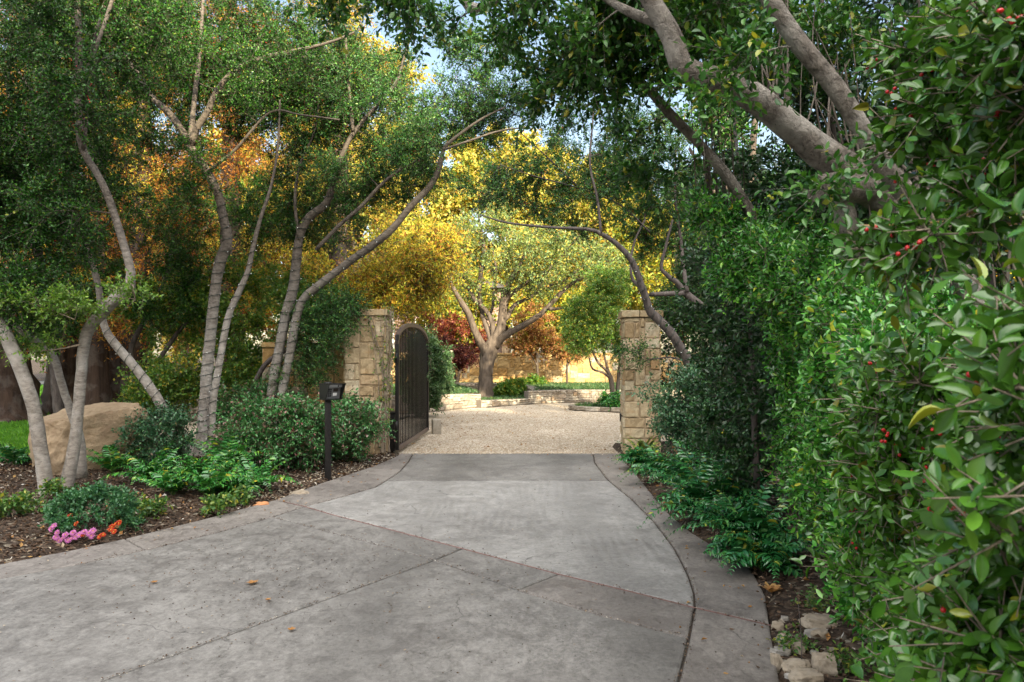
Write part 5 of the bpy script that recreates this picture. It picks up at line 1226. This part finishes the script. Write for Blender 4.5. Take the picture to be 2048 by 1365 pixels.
# hedge faces
def hedge_face(Y, z):
    base = np.interp(Y, [.8, 1.3, 2.0, 2.6, 3.2, 4.0, 5.0, 5.6], [.70, .82, 1.03, 1.20, 1.37, 1.60, 1.80, 2.1])
    return base + (.30 + .22 * np.clip((Y - 2.3) / .6, 0, 1)) * np.clip((.8 - z) / .8, 0, 1) ** 1.2 - .40 * np.clip((z - 1.5), 0, 1.1) * np.clip((Y - 3.2) / 1.2, 0, 1)
def hedge_targets(n, y0, y1, ztop, depth, bias=1.6):
    out = []
    Y = rng.uniform(y0, y1, n); zb = .10 + .55 * np.clip((Y - 3.4) / 1.2, 0, 1); z = zb + (ztop(Y) - zb) * rng.uniform(0, 1, n); d = depth * rng.uniform(0, 1, n) ** bias
    x = hedge_face(Y, z) + d + .06 * np.sin(Y * 5 + z * 4) + rng.normal(0, .03, n) + .035
    return np.stack([x, Y, z], 1)
def hedge(name, label, y0, y1, ztop, n, depth, mat, kind, width, size, berries, n_twig, per, twig, stems, extra=None, twig_r=.0019, seg=(6, 4), bshare=.0, out=.35):
    root = thing(name, label, 'hedge' if 'hedge' in name else 'shrub', (hedge_face(np.array([(y0 + y1) / 2]), np.array([.1]))[0] + .5, (y0 + y1) / 2, 0))
    w, lv, br = Acc(), Leaves(), []; L = []
    for i in range(stems):
        Y = y0 + (y1 - y0) * (i + .5) / stems; x = float(hedge_face(np.array([Y]), np.array([.1]))[0]) + rng.uniform(.35, .7); h = float(ztop(np.array([Y]))[0]) * .9
        L.append((np.array([(x, Y, 0), (x - .05, Y + rng.normal(0, .06), h * .5), (x - .12, Y + rng.normal(0, .1), h)]), np.array([.016, .012, .005])))
    tg = hedge_targets(n, y0, y1, ztop, depth)
    if extra is not None: tg = np.concatenate([tg, extra])
    grow(w, lv, L, tg, n_twig=n_twig, twig=twig, per=per, size=size, up=.25, droop=.05, out=out, br_k=.006, br_sides=6, twig_r=twig_r, berries=br if berries else None, berry_share=bshare, leaf_up=.32, start=.45)
    if kind == 'fine':
        P_ = np.concatenate(lv.p); D_ = np.concatenate(lv.d); N_2 = np.concatenate(lv.n); S_ = np.concatenate(lv.s)
        N_2 = N_2 + np.array([-.35, -.3, .1])          # blades of a clipped face turn towards the light outside it
        lv.p, lv.d, lv.n, lv.s = [P_], [D_], [N_2], [S_]
    w.build('stems', M['bark_twig'], root); a = Acc(); lv.fill(a, kind, width); a.build('foliage', M[mat], root)
    if br:        # the hundred nearest berries are parts, the rest one scatter
        q = np.concatenate(br); q = q[np.linalg.norm(q - np.array([0, 0, CAMH]), axis=1) > 1.25]; q = q[np.argsort(np.linalg.norm(q - np.array([0, 0, CAMH]), axis=1) + np.where(q[:, 0] > hedge_face(q[:, 1], q[:, 2]) + .12, 5, 0))]
        b = Acc(); spheres(b, np.zeros((1, 3)), (.0052), *seg); me = b.mesh('berry', M['berry'])
        for x in q[:100]:
            o = bpy.data.objects.new('berry', me); COL.objects.link(o); o.parent = root; o.location = tuple(x - np.array(root.location))
        b = Acc(); spheres(b, q[100:], (.0052), *seg); tag(b.build('berries', M['berry'], root), kind='stuff')
    return root
hedge('hedge', 'glossy bright green hedge lining the right of the drive above the dark ferns', 2.5, 5.5, lambda Y: 1.62 + (Y - 2.6) * .36, 960, .6, 'leaf_hedge', 'oval', .46, (.026, .046), False, 15, 9, (.07, .17), 9,
      extra=np.concatenate([ellipsoid(1420, 430, 60, 50, 4.9, .25, 14), ellipsoid(1465, 530, 55, 70, 4.8, .25, 18)]))
up = np.concatenate([ellipsoid(1915, 230, 90, 110, 1.95, .3, 15), ellipsoid(2000, 400, 70, 50, 1.7, .25, 8), ellipsoid(1985, 120, 90, 130, 1.8, .3, 26), ellipsoid(2090, 300, 90, 110, 1.6, .3, 14), ellipsoid(1800, 110, 30, 60, 2.1, .2, 4), ellipsoid(1800, 500, 60, 30, 1.8, .25, 7), ellipsoid(2100, 60, 100, 120, 1.5, .3, 16)])
hedge('holly_shrub', 'nearest right shrub with large blurred leaves and scattered red berries', .85, 2.75, lambda Y: np.clip(1.52 + (2.3 - Y) * .10, 1.4, 1.7), 520, .5, 'leaf_holly', 'fine', .46, (.022, .050), True, 12, 8, (.07, .17), 7, extra=up, seg=(10, 8), bshare=.045, twig_r=.0030)
# deep foliage behind the trunks closes the hedge
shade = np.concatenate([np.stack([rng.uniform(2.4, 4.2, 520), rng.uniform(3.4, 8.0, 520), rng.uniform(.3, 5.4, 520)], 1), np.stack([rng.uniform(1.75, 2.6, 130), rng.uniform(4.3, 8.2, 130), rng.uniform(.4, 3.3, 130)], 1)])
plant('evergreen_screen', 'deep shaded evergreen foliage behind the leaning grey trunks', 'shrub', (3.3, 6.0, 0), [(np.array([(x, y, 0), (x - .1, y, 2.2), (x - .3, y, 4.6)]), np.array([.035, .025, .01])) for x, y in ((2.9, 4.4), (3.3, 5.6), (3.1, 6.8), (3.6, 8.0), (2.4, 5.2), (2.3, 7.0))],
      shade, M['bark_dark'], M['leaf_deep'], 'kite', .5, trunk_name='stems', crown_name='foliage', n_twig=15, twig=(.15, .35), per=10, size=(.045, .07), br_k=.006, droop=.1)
# brown conifer frond caught in the near shrub
c = P(1935, 440, 1.72); a = Acc(); lv = Leaves(); root = thing('dry_frond', 'tan dried conifer spray caught among the upper leaves at far right', 'twig', c)
for i in range(15):
    d = unit(np.array([rng.uniform(-.25, 1), rng.normal(0, .3), rng.uniform(-.7, .8)])); e = c + d * rng.uniform(.035, .085); t = np.linspace(0, 1, 5)[:, None]; b = c + (e - c) * t + np.array([0, 0, .012]) * np.sin(t * 3.1); tube(a, b, np.linspace(.0024, .0014, 5), 5)
    for k in (2, 3, 4):
        for s in (1, -1): tube(a, [b[k], b[k] + (d * .6 + rng.normal(0, .45, 3)) * .016], [.0019, .0009], 4)
tube(a, [c + np.array([.25, .02, -.02]), c], [.002, .003], 5); tube(a, [c, P(1830, 449, 1.75), P(1722, 452, 1.8)], [.0034, .003, .0024], 6)
a.build('spray', M['dry_frond'], root)

# ------------------------------------------------------------------ beyond the gate
def big_limbs(specs, Y0): return [limb(s[0], Y0 + s[1], Y0 + s[2]) for s in specs]
OK = big_limbs([
    ([(970, 800, 40), (971, 785, 31), (972, 750, 28), (974, 728, 30), (978, 705, 34), (984, 690, 28), (996, 672, 22), (1003, 650, 19), (1006, 620, 17), (1010, 590, 15), (1022, 560, 13), (1040, 530, 10), (1062, 490, 7), (1075, 450, 4)], 0, 0),
    ([(976, 712, 26), (966, 695, 18), (954, 672, 15), (943, 645, 13), (937, 628, 14), (926, 610, 12), (915, 592, 9), (900, 560, 6), (890, 520, 4)], 0, -1.2),
    ([(985, 690, 18), (987, 672, 13), (984, 645, 10), (972, 622, 9), (950, 600, 8), (938, 580, 7), (930, 560, 6), (915, 530, 4), (900, 500, 3)], 0, .6),
    ([(984, 690, 15), (978, 668, 11), (968, 640, 10), (962, 615, 9), (958, 580, 10), (962, 545, 9), (968, 500, 7), (960, 450, 5), (955, 420, 3)], 0, 1.6),
    ([(990, 690, 24), (1004, 676, 16), (1025, 663, 13), (1052, 648, 12), (1080, 630, 11), (1100, 610, 10), (1120, 588, 9), (1138, 572, 8), (1165, 556, 6), (1200, 546, 4), (1262, 540, 3)], 0, -1.5),
    ([(1098, 618, 8), (1115, 618, 6), (1150, 612, 4), (1190, 608, 3)], -.9, -1.4),
    ([(1002, 650, 12), (1018, 628, 10), (1030, 610, 8), (1060, 595, 7), (1090, 575, 6), (1130, 560, 5), (1180, 520, 3)], 0, .8),
    ([(1008, 605, 12), (1022, 588, 10), (1040, 575, 8), (1062, 560, 7), (1090, 545, 6), (1130, 505, 4), (1160, 470, 3)], .1, -1.6),
    ([(975, 640, 6), (985, 615, 6), (988, 580, 5), (992, 540, 4), (985, 500, 3)], .8, 2)], 26.3)
plant('oak_tree', 'large spreading oak with a forked grey trunk rising from the court bed', 'tree', (-.95, 26.3, .15), OK,
      np.concatenate([ellipsoid(985, 480, 95, 90, 26.3, 2.6, 40), ellipsoid(1110, 510, 110, 70, 25.6, 2.2, 38), ellipsoid(1060, 570, 80, 35, 25.6, 1.8, 12), ellipsoid(1200, 530, 70, 40, 25, 1.4, 18), ellipsoid(905, 500, 50, 60, 25.8, 1.5, 12), ellipsoid(955, 590, 60, 40, 26.3, 1.8, 7)]), M['bark_oak'], M['leaf_oak'], 'kite', .55,
      n_twig=14, twig=(.35, .9), per=11, size=(.07, .12), up=.1, droop=.1, br_k=.010, twig_r=.006, wood_sides=12, rough=.05)
def small_tree(name, label, stems, blobs, mat, bark='bark_oak', group=None, **k):
    s0 = stems[0][0][0]; base = stems[0][0]
    kw = dict(n_twig=12, twig=(.2, .5), per=10, size=(.07, .11), up=.05, droop=.1, br_k=.009, twig_r=.004, wood_sides=7); kw.update(k)
    return plant(name, label, 'tree', tuple(stems[0][0][0]), stems, np.concatenate(blobs), M[bark], M[mat], 'kite', .6, group, **kw)
small_tree('maple_tree', 'slim copper leaved maple left of its twin, before the sunlit back wall', [limb([(1077, 771, 5), (1075, 740, 5), (1074, 700, 4), (1073, 660, 3), (1072, 620, 2)], 31), limb([(1076, 735, 3), (1062, 710, 2.5), (1045, 690, 2)], 31, 30.6), limb([(1075, 715, 3), (1090, 690, 2)], 31, 31.4)],
           [ellipsoid(1072, 685, 48, 42, 31, 1.0, 34), ellipsoid(1060, 640, 45, 40, 31, .9, 16), ellipsoid(1040, 690, 40, 12, 30.6, .6, 10)], 'leaf_copper')
small_tree('maple_tree', 'smaller copper leaved maple on the right, before the sunlit back wall', [limb([(1134, 770, 4.5), (1134, 740, 4), (1135, 715, 3), (1136, 690, 2)], 31), limb([(1134, 735, 3), (1145, 712, 2)], 31)], [ellipsoid(1136, 702, 36, 24, 31, .8, 26), ellipsoid(1110, 690, 26, 12, 31, .6, 8)], 'leaf_copper')
small_tree('maple_tree', 'wine red multi-stem maple in front of the back wall left of the oak', [limb([(914, 768, 6), (910, 750, 5), (903, 730, 4), (896, 712, 2)], 31), limb([(915, 768, 6), (918, 745, 5), (921, 725, 4), (926, 706, 2)], 31), limb([(917, 750, 3), (930, 730, 3), (938, 715, 2)], 31)], [ellipsoid(918, 716, 36, 20, 31, .8, 34), ellipsoid(900, 690, 30, 20, 31, .7, 12)], 'leaf_wine')
small_tree('maple_tree', 'tall bright red maple behind the back wall left of the oak', [limb([(905, 760, 9), (908, 700, 8), (915, 660, 6), (925, 620, 4)], 35.5), limb([(908, 700, 6), (890, 660, 4), (880, 630, 3)], 35.5), limb([(910, 690, 5), (950, 670, 4), (975, 650, 3)], 35.5)],
           [ellipsoid(905, 665, 48, 36, 35.5, 1.6, 34), ellipsoid(962, 685, 18, 30, 35.5, 1.0, 12), ellipsoid(895, 640, 45, 18, 35.5, 1.2, 12)], 'leaf_red', n_twig=11, size=(.09, .15), twig=(.25, .6))
small_tree('courtyard_tree', 'small airy green tree in the white kerb ring beside the right pillar', [limb([(1230, 812, 13), (1226, 790, 11), (1221, 755, 10), (1212, 740, 6), (1198, 728, 5), (1186, 705, 4), (1182, 680, 3)], 22.4), limb([(1221, 757, 6), (1205, 745, 5), (1185, 738, 4), (1178, 716, 3)], 22.4, 21.8), limb([(1222, 760, 7), (1212, 725, 5), (1205, 690, 4), (1208, 650, 3), (1215, 600, 2)], 22.4, 22.8), limb([(1232, 812, 10), (1236, 770, 8), (1240, 720, 6), (1245, 660, 4)], 22.4, 22.9)],
           [ellipsoid(1190, 640, 66, 66, 22.4, 1.3, 120), ellipsoid(1165, 680, 40, 32, 22.2, .8, 30), ellipsoid(1215, 570, 60, 40, 22.6, 1.0, 50), ellipsoid(1250, 680, 34, 50, 22.6, .8, 24)], 'leaf_olive', size=(.045, .08), n_twig=14, twig=(.18, .4))
# bald cypresses on the left and behind the left pillar
def cypress(label, x, y, h, r, lean=(0, 0), rad=.45, n=120, mat='leaf_gold', low=2.4, flare=1.8, tw=20, per=11, size=(.05, .11), bark='bark_cypress', extra=None):
    z = 0.05; L = [(np.array([(x, y, z - .1), (x + .03, y, z + .35), (x + lean[0] * .3, y + lean[1] * .3, 2.0), (x + lean[0], y + lean[1], h * .6), (x + lean[0] * 1.3, y + lean[1] * 1.3, h)]), np.array([rad * flare, rad * 1.25, rad, rad * .55, .05]))]
    k = n; zz = low + (h - low) * rng.uniform(0, 1, k) ** 1.25; rr = r * (1 - .75 * ((zz - low) / (h - low)) ** 1.2) * np.sqrt(rng.uniform(.1, 1, k)); a_ = rng.uniform(0, 6.28, k)
    fx = lean[0] * np.clip(zz / (h * .6), 0, 1.3)
    tg = np.stack([x + fx + rr * np.cos(a_), y + rr * np.sin(a_), zz], 1)
    if extra is not None: tg = np.concatenate([tg, extra])
    return plant('cypress_tree', label, 'tree', (x, y, 0), L, tg, M[bark], M[mat], 'kite', .26, 'bald cypresses', n_twig=tw, twig=(.3, .8), per=per, size=size, up=-.35, droop=.35, br_k=.010, twig_r=.004, wood_sides=16, rough=.07, step=.25, leaf_up=.3)
cypress('massive fluted cypress trunk at the far left edge of the lawn', -11.6, 17.0, 13, 3.4, (-.5, 0), .62, 190, 'leaf_rust', 2.3)
cypress('pair-leaning brown cypress trunk right of the massive one on the lawn', -11.4, 18.9, 12, 3.0, (.3, 0), .33, 130, 'leaf_rust', 2.6)
cypress('weathered grey cypress trunk rising just behind the boulder top', -9.75, 17.6, 12.5, 3.2, (0, 0), .25, 170, 'leaf_rust', 2.5, 1.4)
cypress('dark cypress trunk beside the weathered grey one behind the boulder', -9.15, 18.2, 12, 3.0, (.2, 0), .32, 170, 'leaf_gold', 2.6, 1.5)
cypress('split brown cypress trunk with a pale streak between the left trunks', -10.9, 20.4, 11, 2.8, (.2, .2), .36, 110, 'leaf_rust', 2.8, 1.5)
cypress('golden cypress behind the left pillar with rusty foliage hanging over the gate', -3.9, 17.2, 11.5, 2.5, (-.1, .2), .3, 150, 'leaf_gold', 3.0,
        extra=np.concatenate([ellipsoid(800, 540, 90, 70, 16.6, 1.0, 70), ellipsoid(760, 590, 60, 30, 16.2, .6, 26), ellipsoid(880, 500, 50, 70, 17, .8, 30), ellipsoid(640, 560, 80, 70, 17, .8, 30)]))
cypress('rusty cypress filling the gap between the wrapped trunks and the wall', -6.6, 17.6, 12, 2.7, (0, 0), .3, 200, 'leaf_rust', 2.0)

def crown_tree(name, label, x, y, h, r, mat, n, low=.3, bark='bark_oak', size=(.14, .24), group=None, zx=1.0, tw=15, per=10, rad=None, kind='kite', twig=(.5, 1.2), ry=None):
    rad = rad or .018 * h; L = [(np.array([(x, y, -.1), (x + .1, y, h * .25), (x - .15, y + .1, h * .55), (x, y, h * .92)]), np.array([rad * 1.5, rad, rad * .7, .05]))]
    for k in range(6):
        a_ = k * 1.05 + rng.uniform(-.3, .3); z0 = h * rng.uniform(.25, .5); e = np.array([x + math.cos(a_) * r * .7, y + math.sin(a_) * (ry or r) * .7, min(h * .95, z0 + h * rng.uniform(.2, .4))]); L.append((np.array([(x, y, z0), (x * .5 + e[0] * .5, y * .5 + e[1] * .5, z0 * .45 + e[2] * .55), e]), np.array([rad * .5, rad * .35, .03])))
    cl = []; zc = h * (1 + low) / 2; hz = h * (1 - low) / 2; m = max(6, n // 9)
    c = ell((x, y, zc), (r * .85, (ry or r) * .85, hz * .88), m, .35); q = []
    for cc in c: q.append(cc + rand_unit(9) * rng.uniform(.3, 1, (9, 1)) * np.array([r * .26, r * .26, hz * .2]))
    return plant(name, label, 'tree', (x, y, 0), L, np.concatenate(q)[:n], M[bark], M[mat], kind, .6, group, n_twig=tw, twig=twig, per=per, size=size, up=.1, droop=.15, br_k=.009, twig_r=.008, wood_sides=8, rough=.05, step=.5)
crown_tree('yellow_tree', 'tall golden yellow tree glowing above the left side of the gate', -5.6, 27.0, 14.0, 3.1, 'leaf_yellow', 170, .22, size=(.12, .2))
crown_tree('yellow_tree', 'broad bright yellow tree behind the house, straight above the oak', -.5, 46.0, 16.0, 6.0, 'leaf_yellow', 480, .15, size=(.2, .34))
crown_tree('yellow_tree', 'yellow tree right of the oak above the white porch posts', 6.0, 43.0, 14.0, 5.0, 'leaf_yellow', 330, .12, size=(.18, .3))
crown_tree('lime_tree', 'yellow green tree behind the small courtyard tree', 8.0, 36.0, 10.0, 3.6, 'leaf_lime', 200, .2, size=(.14, .22))
crown_tree('lime_tree', 'yellow green tree seen left of the oak behind the red maple', -8.0, 40.0, 13.0, 4.4, 'leaf_lime', 200, .2, size=(.18, .28))
crown_tree('lime_tree', 'low lime coloured tree just behind the back wall right of the oak', 2.2, 36.0, 5.6, 2.2, 'leaf_lime', 110, .28, size=(.12, .2))
crown_tree('yellow_tree', 'tall yellow tree far back on the left behind the cypresses', -13.0, 30.0, 15.0, 4.2, 'leaf_yellow', 230, .1, size=(.16, .26))
crown_tree('lime_tree', 'tall yellow green tree at the back left edge of the lawn', -20.0, 33.0, 15.0, 4.6, 'leaf_lime', 220, .1, size=(.18, .28))
crown_tree('lime_tree', 'low yellow green tree just behind the back wall left of the oak', -3.0, 36.6, 6.2, 1.9, 'leaf_lime', 90, .25, size=(.12, .2))
crown_tree('orange_tree', 'orange leaved tree glowing through the gaps of the right hedge', 13.8, 19.0, 11, 3.4, 'leaf_gold', 190, .2, size=(.12, .2))
crown_tree('evergreen_tree', 'dark evergreen behind the right pillar and the leaning wrapped trunk', 5.0, 15.2, 8.0, 2.1, 'leaf_yaupon', 240, .06, size=(.07, .12), twig=(.3, .7))
crown_tree('evergreen_tree', 'tall dark green tree beside the court, right of the courtyard tree', 11.6, 22.5, 9.0, 2.6, 'leaf_evergreen', 190, .08, size=(.10, .16))
crown_tree('evergreen_tree', 'green tree at the far right end of the back wall', 12.5, 30.0, 9.0, 3.0, 'leaf_olive', 150, .1, size=(.12, .2))
for i, (x, y, h, r, m_) in enumerate([(-22, 50, 13, 6, 'leaf_lime'), (-34, 52, 14, 6, 'leaf_evergreen'), (-14, 55, 15, 6, 'leaf_lime'), (16, 54, 16, 7, 'leaf_evergreen'), (26, 46, 14, 6, 'leaf_lime'), (6, 62, 17, 7, 'leaf_lime')]):
    crown_tree('distant_tree', ['yellow green tree far off across the street behind the left lawn', 'dark green tree far off at the left end of the street', 'tall distant tree seen between the left cypresses', 'dark tree far behind the courtyard on the right', 'distant tree behind the right hedge', 'distant yellow green tree behind the house roof'][i], x, y, h, r, m_, 130, .1, size=(.3, .5), twig=(.8, 1.6), tw=12)
# unseen trees added behind the camera as sun blockers, keeping the drive shaded
for i, (x, y, h, r) in enumerate([(2, -29, 21.5, 7.5), (11, -30, 22.5, 8), (20, -29, 23.5, 8), (29, -30, 24, 7.5), (38, -28, 23, 7), (6.5, -38, 24, 8), (15.5, -38, 25, 8), (24.5, -38, 25.5, 7.5), (33.5, -38, 25, 7), (-7, -30, 20.5, 7)]):
    crown_tree('sun_blocker_tree', 'tall dense unseen tree added behind the viewer to shade the drive', x, y, h, r, 'leaf_shade', 260, .02, size=(.7, 1.1), group='unseen trees added to block the sun', tw=9, per=7, twig=(1, 2))

# house beyond the back wall
hs = thing('house', 'pale pink brick house with white porch posts beyond the back wall', 'house', (-4, 39.5, 0))
a = Acc()
def wall_quad(acc, x0, x1, y, z0, z1): acc.add([(x0, y, z0), (x1, y, z0), (x1, y, z1), (x0, y, z1)], [(0, 1, 2, 3)])
xs_ = [-9, -7.3, -6.2, -5.1, -4.0, -2.9, -1.8, -.6]
for i in range(7):
    if i % 2 == 0: wall_quad(a, xs_[i], xs_[i + 1], 39.5, -.2, 5.2)
    else: wall_quad(a, xs_[i], xs_[i + 1], 39.5, -.2, 1.5); wall_quad(a, xs_[i], xs_[i + 1], 39.5, 3.6, 5.2)
a.add([(-.6, 39.5, -.2), (-.6, 47, -.2), (-.6, 47, 5.2), (-.6, 39.5, 5.2)], [(0, 1, 2, 3)]); a.add([(-9, 47, -.2), (-9, 39.5, -.2), (-9, 39.5, 5.2), (-9, 47, 5.2)], [(0, 1, 2, 3)])
a.build('wall', M['brick_pink'], hs, False)
for i in (1, 3, 5):
    x0, x1 = xs_[i], xs_[i + 1]; a = Acc(); cx_ = (x0 + x1) / 2
    for (c, s) in (((x0 + .05, 39.53, 2.55), (.1, .12, 2.1)), ((x1 - .05, 39.53, 2.55), (.1, .12, 2.1)), ((cx_, 39.53, 3.55), (x1 - x0 - .2, .12, .1)), ((cx_, 39.53, 1.55), (x1 - x0 - .2, .12, .1)), ((cx_, 39.54, 2.55), (.06, .08, 1.9))): box(a, c, s)
    wd = a.build('window', M['white_paint'], hs, False); a = Acc(); wall_quad(a, x0, x1, 39.6, 1.5, 3.6); a.build('pane', M['glass'], wd, False)
a = Acc(); a.addp([(-9.5, 39, 5.2), (-.1, 39, 5.2), (-.1, 47.5, 5.2), (-9.5, 47.5, 5.2), (-6.5, 43.2, 6.8), (-3.1, 43.2, 6.8)], [[0, 1, 5, 4], [1, 2, 5], [2, 3, 4, 5], [3, 0, 4], [3, 2, 1, 0]]); a.build('roof', M['shingle'], hs, False)
a = Acc(); box(a, (3.2, 38.4, 3.75), (5.0, .25, .3)); box(a, (3.2, 38.4, 3.98), (5.3, .5, .12)); a.build('porch_beam', M['white_paint'], hs, False)
for x in (1.9, 2.32, 5.4):
    a = Acc(); box(a, (x, 38.4, 1.75), (.17, .17, 3.7), bev=.01); box(a, (x, 38.4, 3.53), (.26, .26, .12)); a.build('porch_post', M['white_paint'], hs, False)
